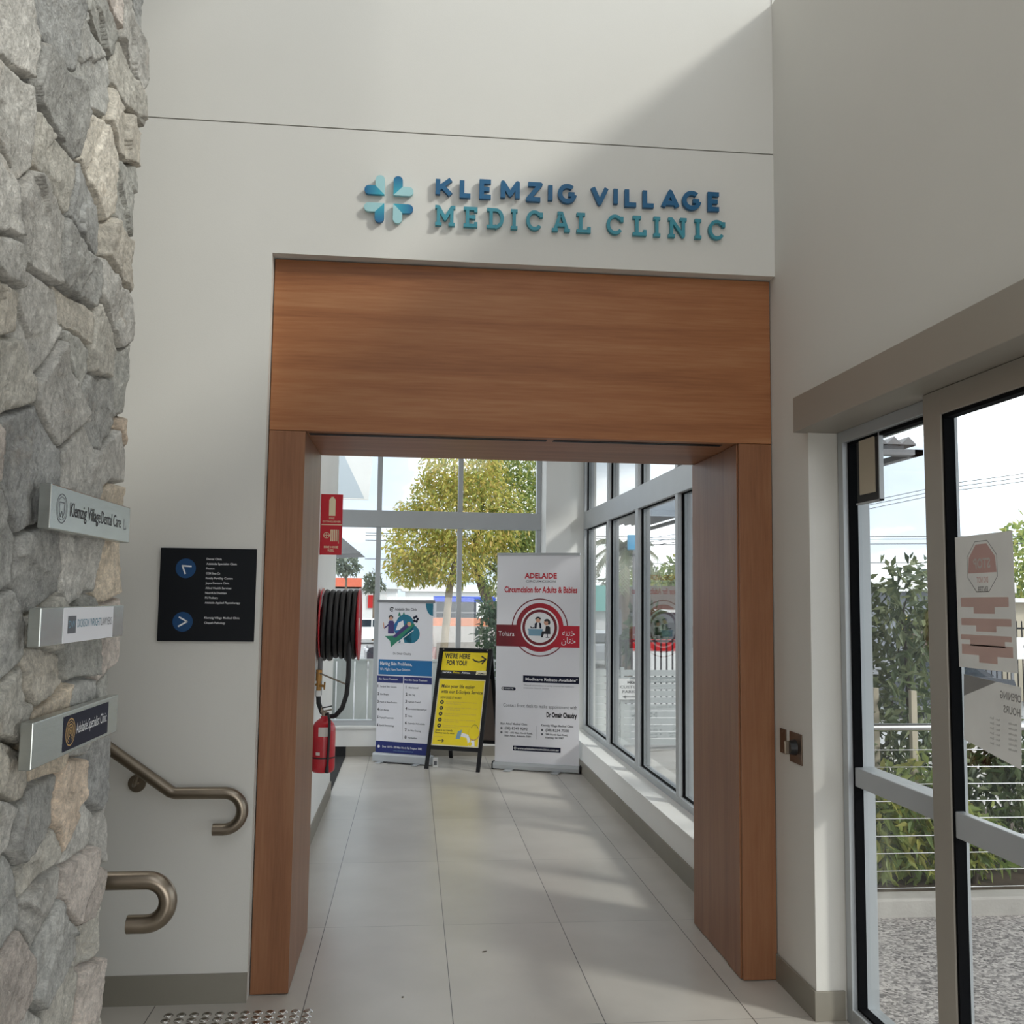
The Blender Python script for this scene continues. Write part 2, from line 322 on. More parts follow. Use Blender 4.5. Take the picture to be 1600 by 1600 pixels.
class MB:
    def __init__(s, M=None): s.v = []; s.f = []; s.mi = []; s.sm = []; s.M = M or I4; s.mats = []
    def m(s, name):
        if name not in s.mats: s.mats.append(name)
        return s.mats.index(name)
    def add(s, vs, fs, mat, smooth=False):
        b = len(s.v); i = s.m(mat)
        s.v += [s.M @ Vector(p) for p in vs]
        for f in fs: s.f.append(tuple(b+k for k in f)); s.mi.append(i); s.sm.append(smooth)
    def box(s, x0, x1, y0, y1, z0, z1, mat):
        x0, x1 = sorted((x0, x1)); y0, y1 = sorted((y0, y1)); z0, z1 = sorted((z0, z1))
        vs = [(x0, y0, z0), (x1, y0, z0), (x1, y1, z0), (x0, y1, z0), (x0, y0, z1), (x1, y0, z1), (x1, y1, z1), (x0, y1, z1)]
        s.add(vs, [(3, 2, 1, 0), (4, 5, 6, 7), (0, 1, 5, 4), (1, 2, 6, 5), (2, 3, 7, 6), (3, 0, 4, 7)], mat)
        return s
    def bar(s, p, q, wx, wy, mat, up=(0, 0, 1)):
        """rectangular bar from p to q"""
        p, q = Vector(p), Vector(q); d = (q-p); l = d.length; d.normalize()
        a = d.cross(Vector(up)); a = a.normalized() if a.length > 1e-4 else Vector((1, 0, 0)); c = a.cross(d).normalized()
        vs = [p+a*i*wx/2+c*j*wy/2+d*k for k in (0, l) for i, j in ((-1, -1), (1, -1), (1, 1), (-1, 1))]
        s.add(vs, [(3, 2, 1, 0), (4, 5, 6, 7), (0, 1, 5, 4), (1, 2, 6, 5), (2, 3, 7, 6), (3, 0, 4, 7)], mat); return s
    def prism(s, poly, z0, z1, mat, smooth=False):
        a = sum(poly[i][0]*poly[(i+1) % len(poly)][1]-poly[(i+1) % len(poly)][0]*poly[i][1] for i in range(len(poly)))
        if a < 0: poly = poly[::-1]
        n = len(poly)
        vs = [(p[0], p[1], z0) for p in poly]+[(p[0], p[1], z1) for p in poly]
        s.add(vs, [tuple(range(n-1, -1, -1)), tuple(range(n, 2*n))], mat)
        s.add(vs, [(i, (i+1) % n, n+(i+1) % n, n+i) for i in range(n)], mat, smooth); return s
    def flat(s, poly, z, mat):
        a = sum(poly[i][0]*poly[(i+1) % len(poly)][1]-poly[(i+1) % len(poly)][0]*poly[i][1] for i in range(len(poly)))
        if a < 0: poly = poly[::-1]
        s.add([(p[0], p[1], z) for p in poly], [tuple(range(len(poly)))], mat); return s
    def rect(s, x0, x1, y0, y1, z, mat): return s.flat([(x0, y0), (x1, y0), (x1, y1), (x0, y1)], z, mat)
    def disc(s, x, y, r, z, mat, n=32, ry=None): return s.flat([(x+r*math.cos(2*PI*i/n), y+(ry or r)*math.sin(2*PI*i/n)) for i in range(n)], z, mat)
    def ring(s, x, y, r0, r1, z, mat, n=48, a0=0, a1=2*PI, ky=1):
        vs = []
        for i in range(n+1):
            a = a0+(a1-a0)*i/n; vs += [(x+r0*math.cos(a), y+ky*r0*math.sin(a), z), (x+r1*math.cos(a), y+ky*r1*math.sin(a), z)]
        s.add(vs, [(2*i, 2*i+1, 2*i+3, 2*i+2) for i in range(n)], mat); return s
    def line(s, x0, y0, x1, y1, wd, z, mat):
        d = Vector((x1-x0, y1-y0)); d.normalize(); n = Vector((-d.y, d.x))*wd/2
        return s.flat([(x0+n.x, y0+n.y), (x0-n.x, y0-n.y), (x1-n.x, y1-n.y), (x1+n.x, y1+n.y)], z, mat)
    def text(s, t, x, y, cap, mat, z, width=None, align='L', bold=0.0, mirror=False, res=2):
        vs, fs = text_geo(t, bold, res)
        if not vs: return s
        x0 = min(v.x for v in vs); x1 = max(v.x for v in vs); k = cap/0.70; kx = k
        if width: kx = width/(x1-x0)
        wd = (x1-x0)*kx; ox = {'L': x, 'C': x-wd/2, 'R': x-wd}[align]
        pts = [((ox+(v.x-x0)*kx) if not mirror else (2*x-(ox+(v.x-x0)*kx)), y+v.y*k, z) for v in vs]
        s.add(pts, [f[::-1] for f in fs] if mirror else fs, mat); return s
    def tube(s, pts, r, mat, n=12, closed=False, smooth=True, cap=True):
        P = [Vector(p) for p in pts]; N = len(P); R = r if isinstance(r, (list, tuple)) else [r]*N
        T = []
        for i in range(N):
            a = P[(i-1) % N] if (closed or i > 0) else P[i]; b = P[(i+1) % N] if (closed or i < N-1) else P[i]
            T.append((b-a).normalized())
        u = T[0].orthogonal().normalized(); vs = []
        for i in range(N):
            u = (u-T[i]*u.dot(T[i])).normalized(); w_ = T[i].cross(u)
            vs += [P[i]+(u*math.cos(2*PI*k/n)+w_*math.sin(2*PI*k/n))*R[i] for k in range(n)]
        fs = []
        for i in range(N if closed else N-1):
            j = (i+1) % N
            fs += [(i*n+k, i*n+(k+1) % n, j*n+(k+1) % n, j*n+k) for k in range(n)]
        s.add(vs, fs, mat, smooth)
        if cap and not closed: s.add(vs[:n], [tuple(range(n-1, -1, -1))], mat); s.add(vs[-n:], [tuple(range(n))], mat)
        return s
    def cyl(s, p, q, r, mat, n=24, r2=None): return s.tube([p, q], [r, r if r2 is None else r2], mat, n)
    def lathe(s, prof, mat, n=32, axis=((0, 0, 0), (1, 0, 0), (0, 1, 0))):
        """profile of (radius, height) turned about the third axis of the frame"""
        F = frame(*axis); vs = []
        for r, h in prof: vs += [F @ Vector((r*math.cos(2*PI*k/n), r*math.sin(2*PI*k/n), h)) for k in range(n)]
        fs = []
        for i in range(len(prof)-1): fs += [(i*n+k, i*n+(k+1) % n, (i+1)*n+(k+1) % n, (i+1)*n+k) for k in range(n)]
        s.add(vs, fs, mat, True); return s
    def build(s, name, parent=None, bevel=0.0, seg=2, origin=None):
        me = bpy.data.meshes.new(name); o = bpy.data.objects.new(name, me); COL.objects.link(o)
        if parent is not None:
            o.parent = parent; inv = parent['_inv'] if False else WM[parent.name].inverted()
            vs = [inv @ v for v in s.v]; WM[o.name] = WM[parent.name].copy()
        else:
            a = np.array([tuple(v) for v in s.v]); og = Vector(origin) if origin is not None else Vector(((a[:, 0].min()+a[:, 0].max())/2, (a[:, 1].min()+a[:, 1].max())/2, a[:, 2].min()))
            vs = [v-og for v in s.v]; o.location = og; WM[o.name] = Matrix.Translation(og)
        me.from_pydata([tuple(v) for v in vs], [], s.f)
        for k in s.mats: me.materials.append(MATS[k])
        me.polygons.foreach_set('material_index', s.mi); me.polygons.foreach_set('use_smooth', s.sm); me.update()
        if bevel:
            b = o.modifiers.new('edge', 'BEVEL'); b.width = bevel; b.segments = seg; b.limit_method = 'ANGLE'; b.angle_limit = math.radians(50)
        return o
WM = {}
def tag(o, label=None, cat=None, group=None, kind=None):
    if label: o['label'] = label
    if cat: o['category'] = cat
    if group: o['group'] = group
    if kind: o['kind'] = kind
    return o
def thing(name, label, cat, loc=(0, 0, 0), rz=0.0, group=None, kind=None):
    o = bpy.data.objects.new(name, None); COL.objects.link(o); o.empty_display_size = 0.1
    o.location = loc; o.rotation_euler = (0, 0, rz); WM[o.name] = Matrix.Translation(Vector(loc)) @ Matrix.Rotation(rz, 4, 'Z')
    return tag(o, label, cat, group, kind)
def struct(name, mb, label=None, cat=None, bevel=0.0, parent=None):
    o = mb.build(name, parent, bevel)
    if parent is None: tag(o, label, cat, None, 'structure')
    return o
def solo(name, mb, label, cat, bevel=0.0, group=None, kind=None):
    return tag(mb.build(name, None, bevel), label, cat, group, kind)
def dup(root, loc, label=None, rz=None):
    r = root.copy(); COL.objects.link(r); r.location = loc
    if rz is not None: r.rotation_euler = (0, 0, rz)
    if label: r['label'] = label
    for ch in list(root.children):
        c = ch.copy(); COL.objects.link(c); c.parent = r
        for g_ in ch.children:
            d = g_.copy(); COL.objects.link(d); d.parent = c
    return r

# ================================================================== THE SETTING
FRONT, RW = -0.06, 1.645                        # plaster face of the portal wall, lobby right wall
XLO, XLI, XRI, XRO = -0.645, -0.484, 1.486, 1.645
ZL, ZT, YB = 2.392, 3.172, 0.7513
m = MB(); m.box(-4.6, 1.80, -7.0, 6.30, -0.25, 0.0, 'floor_tile')
struct('floor', m, 'grey rectangular floor tiles with thin dark grout lines', 'floor')

m = MB()                                        # portal wall: plaster with a fine shadow joint near the sign
for x0, x1, z0, z1 in ((-4.6, XLO, 0, 3.757), (XLO, RW, ZT, 3.757), (-4.6, RW, 3.763, 7.4)): m.box(x0, x1, FRONT, 0.02, z0, z1, 'plaster')
m.box(-4.6, XLO, 0.02, 0.12, 0, 7.4, 'plaster'); m.box(XLO, RW, 0.02, 0.12, ZT+0.005, 7.4, 'plaster')
struct('wall_front', m, 'pale plaster wall around the timber portal', 'wall')

m = MB()                                        # lobby right wall: pier, band over the doors, clerestory piers, top band
m.box(RW, 1.884, -0.41, 0.12, 0, 2.5, 'plaster'); m.box(RW, 1.92, -0.41, 0.12, 2.5, 4.5, 'plaster')
m.box(RW, 1.92, -7.0, -0.41, 2.5, 4.5, 'plaster'); m.box(RW, 1.92, -7.0, -3.66, 0, 2.5, 'plaster')
m.box(RW, 1.92, -7.0, 0.12, 7.1, 7.4, 'plaster')
m.box(RW, 1.92, -0.065, 0.12, 4.5, 7.1, 'plaster'); m.box(RW, 1.92, -7.0, -5.2, 4.5, 7.1, 'plaster')
struct('wall_right', m, 'plain plaster wall over the sliding glass doors', 'wall')
m = MB(); m.box(-4.6, 1.95, -5.2, 0.12, 7.4, 7.55, 'white_paint'); struct('ceiling', m, 'white lobby ceiling', 'ceiling')

w1 = thing('window_1', 'clerestory window high in the lobby right wall', 'window', (1.78, -2.6, 4.5), kind='structure')
m = MB()
for y in (-5.2, -3.5, -1.82, -0.115): m.box(1.75, 1.81, y, y+0.05, 4.5, 7.1, 'aluminium')
m.box(1.75, 1.81, -5.2, -0.065, 4.5, 4.55, 'aluminium'); m.box(1.75, 1.81, -5.2, -0.065, 7.05, 7.1, 'aluminium'); m.build('frame', w1)
for y0, y1 in ((-5.15, -3.5), (-3.45, -1.82), (-1.77, -0.115)): MB().box(1.777, 1.783, y0, y1, 4.55, 7.05, 'glass').build('pane', w1)

# stone wall: one mesh, stones modelled as relief
def value_noise(a, b, seed):
    rs = np.random.RandomState(seed); g = rs.rand(256, 256)
    ia, ib = np.floor(a).astype(int), np.floor(b).astype(int); fa, fb = a-ia, b-ib
    fa = fa*fa*(3-2*fa); fb = fb*fb*(3-2*fb)
    q = lambda i, j: g[i % 256, j % 256]
    return (q(ia, ib)*(1-fa)+q(ia+1, ib)*fa)*(1-fb)+(q(ia, ib+1)*(1-fa)+q(ia+1, ib+1)*fa)*fb-0.5
def fbm(a, b, f, o, seed, gain=0.5):
    r = 0; amp = 1
    for i in range(o): r = r+amp*value_noise(a*f, b*f, seed+i); f *= 2; amp *= gain
    return r
def stone_wall():
    rs = np.random.RandomState(11)
    ys = np.concatenate([np.linspace(-7.0, -3.0, 60), np.arange(-2.96, -2.62, 0.02), np.arange(-2.62, -1.5599, 0.0042)])
    zs = np.concatenate([np.arange(0, 0.45, 0.03), np.arange(0.45, 3.65, 0.0048), np.linspace(3.66, 5.0, 40)])
    Yg, Zg = np.meshgrid(ys, zs, indexing='ij')
    wy = Yg+0.030*fbm(Yg, Zg, 6, 3, 3); wz = Zg+0.030*fbm(Yg, Zg, 6, 3, 9)
    seeds = []; z = -0.1
    while z < 5.3:
        h = rs.uniform(0.12, 0.235); y = -7.2+rs.uniform(0, .3)
        while y < -1.3:
            wd = rs.uniform(0.15, 0.34)
            if rs.rand() < 0.22: seeds += [(y+wd/2, z+h*0.27), (y+wd/2+rs.uniform(-.03, .03), z+h*0.77)]
            else: seeds.append((y+wd/2+rs.uniform(-.02, .02), z+h/2+rs.uniform(-.035, .035)))
            y += wd
        z += h
    S = np.array(seeds); n = len(S)
    P = np.stack([wy.ravel(), wz.ravel()*1.18], 1); SS = S*np.array([1, 1.18])
    F1 = np.empty(len(P)); F2 = np.empty(len(P)); I1 = np.empty(len(P), int); I2 = np.empty(len(P), int)
    for a in range(0, len(P), 6000):
        pz = P[a:a+6000]; near = np.where((SS[:, 1] > pz[:, 1].min()-0.6) & (SS[:, 1] < pz[:, 1].max()+0.6))[0]
        d = ((pz[:, None, :]-SS[None, near, :])**2).sum(2)
        k = np.argpartition(d, 1, axis=1)[:, :2]; dd = np.take_along_axis(d, k, 1); o = np.argsort(dd, 1)
        k = np.take_along_axis(k, o, 1); dd = np.sqrt(np.take_along_axis(dd, o, 1))
        F1[a:a+6000] = dd[:, 0]; F2[a:a+6000] = dd[:, 1]; I1[a:a+6000] = near[k[:, 0]]; I2[a:a+6000] = near[k[:, 1]]
    sep = np.linalg.norm(SS[I1]-SS[I2], axis=1)
    bd = (F2**2-F1**2)/(2*np.maximum(sep, 1e-4))            # true distance to the joint
    off = rs.uniform(-0.007, 0.010, n); ty = rs.uniform(-0.09, 0.09, n); tz = rs.uniform(-0.09, 0.09, n); gap = rs.uniform(0.0015, 0.0055, n)
    y_, z_ = Yg.ravel(), Zg.ravel()
    # cleaved facets inside each stone
    fs = np.array([(sy+rs.uniform(-.12, .12), sz+rs.uniform(-.09, .09)) for sy, sz in S for _ in range(3)])
    fo = rs.uniform(-0.003, 0.003, len(fs)); fy = rs.uniform(-0.10, 0.10, len(fs)); fz = rs.uniform(-0.10, 0.10, len(fs))
    c3 = I1[:, None]*3+np.arange(3)[None, :]
    jit = 0.02*np.stack([fbm(y_, z_, 18, 2, 31), fbm(y_, z_, 18, 2, 37)], 1)
    q = np.stack([y_, z_], 1)+jit
    df = ((q[:, None, :]-fs[c3])**2).sum(2); kk = c3[np.arange(len(c3)), df.argmin(1)]
    facet = fo[kk]+fy[kk]*(y_-fs[kk, 0])+fz[kk]*(z_-fs[kk, 1])
    x = off[I1]+ty[I1]*(y_-S[I1, 0])*0.8+tz[I1]*(z_-S[I1, 1])*0.8+facet
    x += 0.009*fbm(y_+I1*3.7, z_, 11, 3, 51)+0.0045*np.abs(fbm(y_, z_+I1*1.3, 36, 3, 57))+0.0022*fbm(y_, z_, 110, 2, 61)
    e1 = np.clip(bd/0.014, 0, 1); e2 = np.clip((bd-gap[I1]*0.5)/0.007, 0, 1); e2 = e2*e2*(3-2*e2)
    x = x-(1-e1)**2*0.004
    x = np.clip(x, -0.020, 0.026)
    x = x*e2+(-0.029)*(1-e2)
    X = (-0.792+x).reshape(Yg.shape)
    # ragged vertical edge at the far end, each corner stone its own length
    rag = rs.uniform(-0.028, 0.022, n)[I1].reshape(Yg.shape)+0.018*fbm(Zg, Yg*0, 14, 3, 71)+0.006*fbm(Zg, Yg*0, 60, 2, 73)
    wgt = np.clip((Yg+1.68)/0.12, 0, 1); Yv = Yg+rag*wgt
    edge = np.clip((Yg+1.572)/0.012, 0, 1); X = X-edge**2*0.01
    ny, nzv = Yg.shape
    base = np.array([[200, 196, 186], [212, 205, 192], [182, 181, 176], [218, 204, 184], [172, 172, 169], [206, 203, 196], [206, 196, 187], [188, 187, 180], [222, 204, 184]])
    pick = rs.choice(len(base), n, p=[.19, .17, .13, .045, .09, .165, .09, .10, .02]); lc = np.vectorize(lin)(base.astype(float))
    cc = lc[pick]*rs.uniform(0.85, 1.15, (n, 1))
    colr = np.concatenate([cc[I1], np.ones((len(P), 1))], 1)
    V = np.stack([X.ravel(), Yv.ravel(), Zg.ravel()], 1)
    # return of the far end, stones running back round the corner
    bx = np.array([-0.84, -0.92, -1.05, -1.2, -1.5])
    last = V.reshape(ny, nzv, 3)[-1]
    V2 = []
    for b in bx: V2.append(np.stack([np.full(nzv, b)+0.01*fbm(last[:, 2], last[:, 2]*0+b, 20, 2, 81), last[:, 1]*0.35+(-1.575)*0.65+0.01*fbm(last[:, 2]+b, last[:, 2]*0, 9, 3, 83), last[:, 2]], 1))
    V = np.concatenate([V]+V2); C2 = np.concatenate([colr]+[colr.reshape(ny, nzv, 4)[-1]]*len(bx)); NY = ny+len(bx)
    idx = np.arange(NY*nzv).reshape(NY, nzv)
    f = np.stack([idx[:-1, :-1].ravel(), idx[1:, :-1].ravel(), idx[1:, 1:].ravel(), idx[:-1, 1:].ravel()], 1)
    nb = len(V)                                              # plain core behind the face
    core = [(-4.6, -7, 0), (-0.83, -7, 0), (-0.83, -1.60, 0), (-4.6, -1.60, 0), (-4.6, -7, 5), (-0.83, -7, 5), (-0.83, -1.60, 5), (-4.6, -1.60, 5)]
    V = np.concatenate([V, np.array(core)]); C2 = np.concatenate([C2, np.tile([[0.25, 0.24, 0.22, 1]], (8, 1))])
    faces = f.tolist()+[[nb+k for k in q_] for q_ in ((3, 2, 1, 0), (4, 5, 6, 7), (0, 1, 5, 4), (1, 2, 6, 5), (2, 3, 7, 6), (3, 0, 4, 7))]
    me = bpy.data.meshes.new('wall_left'); me.from_pydata(V.tolist(), [], faces)
    a = me.color_attributes.new('stone_colour', 'FLOAT_COLOR', 'POINT'); a.data.foreach_set('color', C2.ravel())
    me.materials.append(MATS['stone_cladding'])
    me.polygons.foreach_set('use_smooth', [True]*len(f)+[False]*6); me.update(); o = bpy.data.objects.new('wall_left', me); COL.objects.link(o); WM[o.name] = I4.copy()
    tag(o, 'rough grey stone clad wall carrying three steel name plates', 'wall', None, 'structure')
stone_wall()

m = MB(); m.box(-0.85, 1.92, -7.15, -7.0, 1.75, 3.2, 'plaster'); struct('wall_reflection_blocker', m, 'added unseen panel at the near end of the lobby blocking window reflections', 'wall')  # unseen panel added to keep open sky out of the end window reflections
m = MB(); m.box(-4.75, -4.6, -7.0, 0.12, 0, 7.4, 'plaster'); struct('wall_stairwell', m, 'plaster wall at the far end of the stairs', 'wall')
m = MB()                                        # stairs rising to the left behind the stone wall
for i in range(9): m.box(-1.26-0.27*(i+1), -1.26-0.27*i, -1.56, FRONT, 0, 0.172*(i+1), 'skirting_tile')
m.box(-4.6, -1.26-0.27*9, -1.56, FRONT, 0, 0.172*9, 'skirting_tile')
struct('stairs', m, 'grey tiled stairs rising to the left behind the stone wall', 'stairs')

m = MB(); m.box(-1.255, XLO, -0.072, FRONT, 0, 0.117, 'skirting_tile'); struct('baseboard_front', m, 'grey tile skirting under the directory board', 'skirting')
m = MB(); m.box(RW-0.011, RW, -0.41, -0.001, 0, 0.115, 'skirting_tile'); m.box(RW-0.011, 1.762, -0.421, -0.41, 0, 0.115, 'skirting_tile')
struct('baseboard_right', m, 'grey tile skirting round the foot of the right pier', 'skirting', 0.002)

# timber portal
tp = thing('trim_1', 'wide timber veneer portal around the corridor opening', 'portal', (0.5, 0, 0), kind='structure')
MB().box(XLO+0.004, XRO-0.004, 0, YB, ZL+0.002, ZT-0.006, 'wood_horizontal').build('lintel_panel', tp, 0.002)
MB().box(XLO+0.004, XLI, 0, YB, 0.004, ZL, 'wood_vertical').build('jamb', tp, 0.002)
MB().box(XRI, XRO-0.004, 0, YB, 0.004, ZL, 'wood_vertical').build('jamb', tp, 0.002)
m = MB()                                        # thin cover strip on the right jamb, as a seam shows there
m.box(XRI-0.006, XRI, 0.02, 0.19, 0.004, ZL, 'wood_vertical'); m.build('cover_strip', tp, 0.001)
m = MB(); m.box(XLI+0.01, 0.60, 0.055, 0.068, ZL-0.001, ZL+0.02, 'black_paint'); m.box(XLI+0.01, 0.60, 0.085, 0.098, ZL-0.001, ZL+0.02, 'black_paint')
m.box(0.63, XRI-0.06, 0.055, 0.068, ZL-0.001, ZL+0.02, 'black_paint'); m.box(0.63, XRI-0.06, 0.085, 0.098, ZL-0.001, ZL+0.02, 'black_paint')
m.build('ceiling_slot', tp)

# corridor shell
LW = -0.655
m = MB(); m.box(LW-0.15, LW, 0.12, 4.10, 0, 3.75, 'white_paint'); struct('wall_corridor_left', m, 'white corridor wall carrying the fire hose reel', 'wall')
m = MB(); m.box(LW, LW+0.011, YB, 4.10, 0, 0.115, 'skirting_tile'); struct('baseboard_corridor_left', m, 'grey tile skirting below the hose reel wall', 'skirting')
m = MB(); m.box(-2.6, LW-0.15, 4.0, 4.10, 0, 3.75, 'white_paint');
struct('wall_lobby_left', m, 'white wall of the side bay left of the corridor', 'wall')
m = MB(); m.box(-2.6, 1.95, 0.12, 6.30, 3.75, 3.9, 'white_paint'); struct('ceiling_corridor', m, 'white corridor ceiling', 'ceiling')
m = MB(); m.box(-2.6, 1.652, 6.085, 6.28, 0, 0.292, 'white_paint'); m.box(-2.6, 1.652, 6.06, 6.30, 0.285, 0.31, 'white_paint')
struct('wall_back', m, 'low white wall under the end window', 'wall', 0.002)
m = MB(); m.box(LW, 1.652, 6.073, 6.085, 0, 0.10, 'skirting_tile'); m.box(-2.6, LW, 6.073, 6.085, 0, 0.10, 'mat_black'); struct('baseboard_back', m, 'grey tile skirting at the corridor end', 'skirting')
m = MB(); m.box(-2.59, LW-0.002, 4.105, 6.07, 0, 0.006, 'mat_black'); solo('entrance_mat', m, 'black entrance matting on the floor beyond the hose reel wall', 'mat')
m = MB(); m.box(1.652, 1.95, 0.12, 5.92, 0, 0.285, 'white_paint'); m.box(1.640, 1.95, YB, 5.92, 0.28, 0.297, 'white_paint')
m.box(RW+0.005, 1.95, 0.12, 0.30, 0.285, 3.75, 'plaster')
struct('wall_corridor_right', m, 'low white wall and sill under the corridor side windows', 'wall', 0.002)
m = MB(); m.box(1.640, 1.652, YB, 5.76, 0, 0.118, 'skirting_tile'); struct('baseboard_corridor_right', m, 'grey tile skirting under the corridor side windows', 'skirting')
m = MB(); m.box(1.385, 1.652, 5.76, 6.30, 0, 3.75, 'white_paint'); m.box(1.652, 1.95, 5.92, 6.30, 0, 3.75, 'white_paint')
struct('wall_corner', m, 'white corner pier between end window and side windows', 'wall')

# end window (looks down the street)
w2 = thing('window_2', 'aluminium framed end window behind the banners', 'window', (0, 6.15, 0.31), kind='structure')
MB().box(-2.6, 1.385, 6.12, 6.24, 2.405, 2.585, 'aluminium').build('transom', w2, 0.003)
MB().box(-2.6, 1.385, 6.13, 6.22, 0.31, 0.365, 'aluminium').build('bottom_rail', w2, 0.002)
MB().box(-2.6, 1.385, 6.13, 6.22, 3.69, 3.75, 'aluminium').build('head_rail', w2, 0.002)
MX = (-2.575, -1.245, -0.372, 0.500, 1.358)
for x in MX: MB().box(x-0.026, x+0.026, 6.13, 6.22, 0.365, 2.405, 'aluminium').box(x-0.026, x+0.026, 6.13, 6.22, 2.585, 3.69, 'aluminium').build('mullion', w2, 0.002)
for a, b in zip(MX[:-1], MX[1:]):
    for z0, z1 in ((0.365, 2.405), (2.585, 3.69)):
        MB().box(a+0.026, b-0.026, 6.172, 6.178, z0, z1, 'glass').build('pane', w2)

# side windows of the corridor
w3 = thing('window_3', 'tall aluminium framed side windows along the corridor', 'window', (1.86, 3.0, 0.297), kind='structure')
MB().box(1.815, 1.92, 0.30, 5.92, 2.405, 2.59, 'aluminium').build('transom', w3, 0.003)
MB().box(1.815, 1.92, 0.30, 5.92, 0.297, 0.345, 'aluminium').build('bottom_rail', w3, 0.002)
MB().box(1.815, 1.92, 0.30, 5.92, 3.69, 3.75, 'aluminium').build('head_rail', w3, 0.002)
WY = (5.90, 4.64, 3.455, 2.25, 1.05, 0.33)
for i, y in enumerate(WY):
    hw = 0.05 if i == 2 else 0.034
    mm = MB()
    for z0, z1 in ((0.345, 2.405), (2.59, 3.69)): mm.box(1.815, 1.92, y-hw, y+hw, z0, z1, 'aluminium')
    mm.build('mullion', w3, 0.002)
for a, b, i in zip(WY[1:], WY[:-1], range(5)):
    y0, y1 = a+(0.05 if i == 1 else 0.034), b-(0.05 if i == 2 else 0.034)
    for z0, z1 in ((0.345, 2.405), (2.59, 3.69)):
        p = MB().box(1.865, 1.871, y0, y1, z0, z1, 'glass').build('pane', w3)
        g = MB(); g.box(1.845, 1.862, y1-0.008, y1, z0, z1, 'rubber'); g.box(1.845, 1.862, y0, y0+0.008, z0, z1, 'rubber')
        g.box(1.845, 1.862, y0, y1, z1-0.008, z1, 'rubber'); g.box(1.845, 1.862, y0, y1, z0, z0+0.008, 'rubber'); g.build('gasket', w3)

# automatic sliding doors on the right
d1 = thing('door_1', 'automatic sliding glass doors in the right wall', 'door', (1.80, -2.0, 0), kind='structure')
MB().box(1.585, 1.80, -3.80, -0.397, 2.378, 2.527, 'aluminium_box').build('header_box', d1, 0.003)
def leaf(x0, xg, x1, ya, yb, z0, z1, st, top, zr, p=d1, nm='leaf', st2=None):
    st2 = st2 or st
    """framed glass panel: ya is the far stile, yb the near one; face strip, gasket, outer strip"""
    mm = MB()
    for y0, y1 in ((ya-st, ya), (yb, yb+st2)): mm.box(x0, x1, y0, y1, z0, z1, 'aluminium_box' if nm == 'sliding_frame' else 'aluminium')
    mm.box(x0, x1, yb+st2, ya-st, z1-top, z1, 'aluminium_box' if nm == 'sliding_frame' else 'aluminium'); mm.box(x0, x1, yb+st2, ya-st, z0, z0+0.06, 'aluminium')
    fr = mm.build(nm, p, 0.002)
    MB().box(xg-0.02, x1-0.005, yb+st2, ya-st, zr[0], zr[1], 'aluminium').build('mid_rail', fr, 0.003)
    MB().box(xg-0.004, xg+0.004, yb+st2, ya-st, z0+0.06, z1-top, 'door_glass').build('pane', fr)
    gk = MB()
    for y0, y1 in ((ya-st-0.012, ya-st+0.001), (yb+st2-0.001, yb+st2+0.012)): gk.box(xg-0.022, xg+0.014, y0, y1, z0+0.06, z1-top, 'rubber')
    gk.box(xg-0.022, xg+0.014, yb+st2, ya-st, z1-top-0.013, z1-top+0.001, 'rubber'); gk.box(xg-0.022, xg+0.014, yb+st2, ya-st, z0+0.059, z0+0.070, 'rubber'); gk.build('gasket', fr)
leaf(1.768, 1.812, 1.882, -0.421, -1.130, 0.0, 2.378, 0.045, 0.048, (0.930, 1.005), nm='sidelight_frame', st2=0.018)
leaf(1.722, 1.750, 1.766, -1.190, -2.25, 0.012, 2.376, 0.108, 0.085, (0.930, 1.012), nm='sliding_frame')
leaf(1.768, 1.812, 1.885, -2.20, -3.66, 0.0, 2.378, 0.055, 0.048, (0.930, 1.005), nm='sidelight_frame')

# ================================================================== SIGN OVER THE PORTAL
def arc(cx, cy, rx, ry, a0, a1, n=14): return [(cx+rx*math.cos(a0+(a1-a0)*i/n), cy+ry*math.sin(a0+(a1-a0)*i/n)) for i in range(n+1)]
def stroke(mb, pts, wd, z0, z1, mat, rounded=False):
    """thick polyline extruded from z0 to z1"""
    P = [Vector(p) for p in pts]; L, R = [], []
    for i, p in enumerate(P):
        a = (P[i]-P[i-1]).normalized() if i > 0 else (P[1]-P[0]).normalized()
        b = (P[i+1]-P[i]).normalized() if i < len(P)-1 else a
        n1 = Vector((-a.y, a.x)); n2 = Vector((-b.y, b.x)); n = (n1+n2)
        n = n.normalized() if n.length > 1e-3 else n1
        k = min(1.0/max(n.dot(n1), 0.2), 1.6)
        L.append(p+n*wd/2*k); R.append(p-n*wd/2*k)
    vs = [(p.x, p.y, z) for z in (z0, z1) for p in L+R]; n = len(P); o = 2*n; fs = []
    for i in range(n-1):
        fs += [(i, i+1, n+i+1, n+i)[::-1], (o+i, o+i+1, o+n+i+1, o+n+i), (i, i+1, o+i+1, o+i), (n+i+1, n+i, o+n+i, o+n+i+1)]
    fs += [(0, o, o+n, n), (n-1, 2*n-1, o+2*n-1, o+n-1)]
    fs = [f[::-1] for f in fs]
    mb.add(vs, fs, mat)
    if rounded:
        for p in (P[0], P[-1]): mb.prism([(p.x+wd/2*math.cos(2*PI*k/14), p.y+wd/2*math.sin(2*PI*k/14)) for k in range(14)], z0, z1, mat)
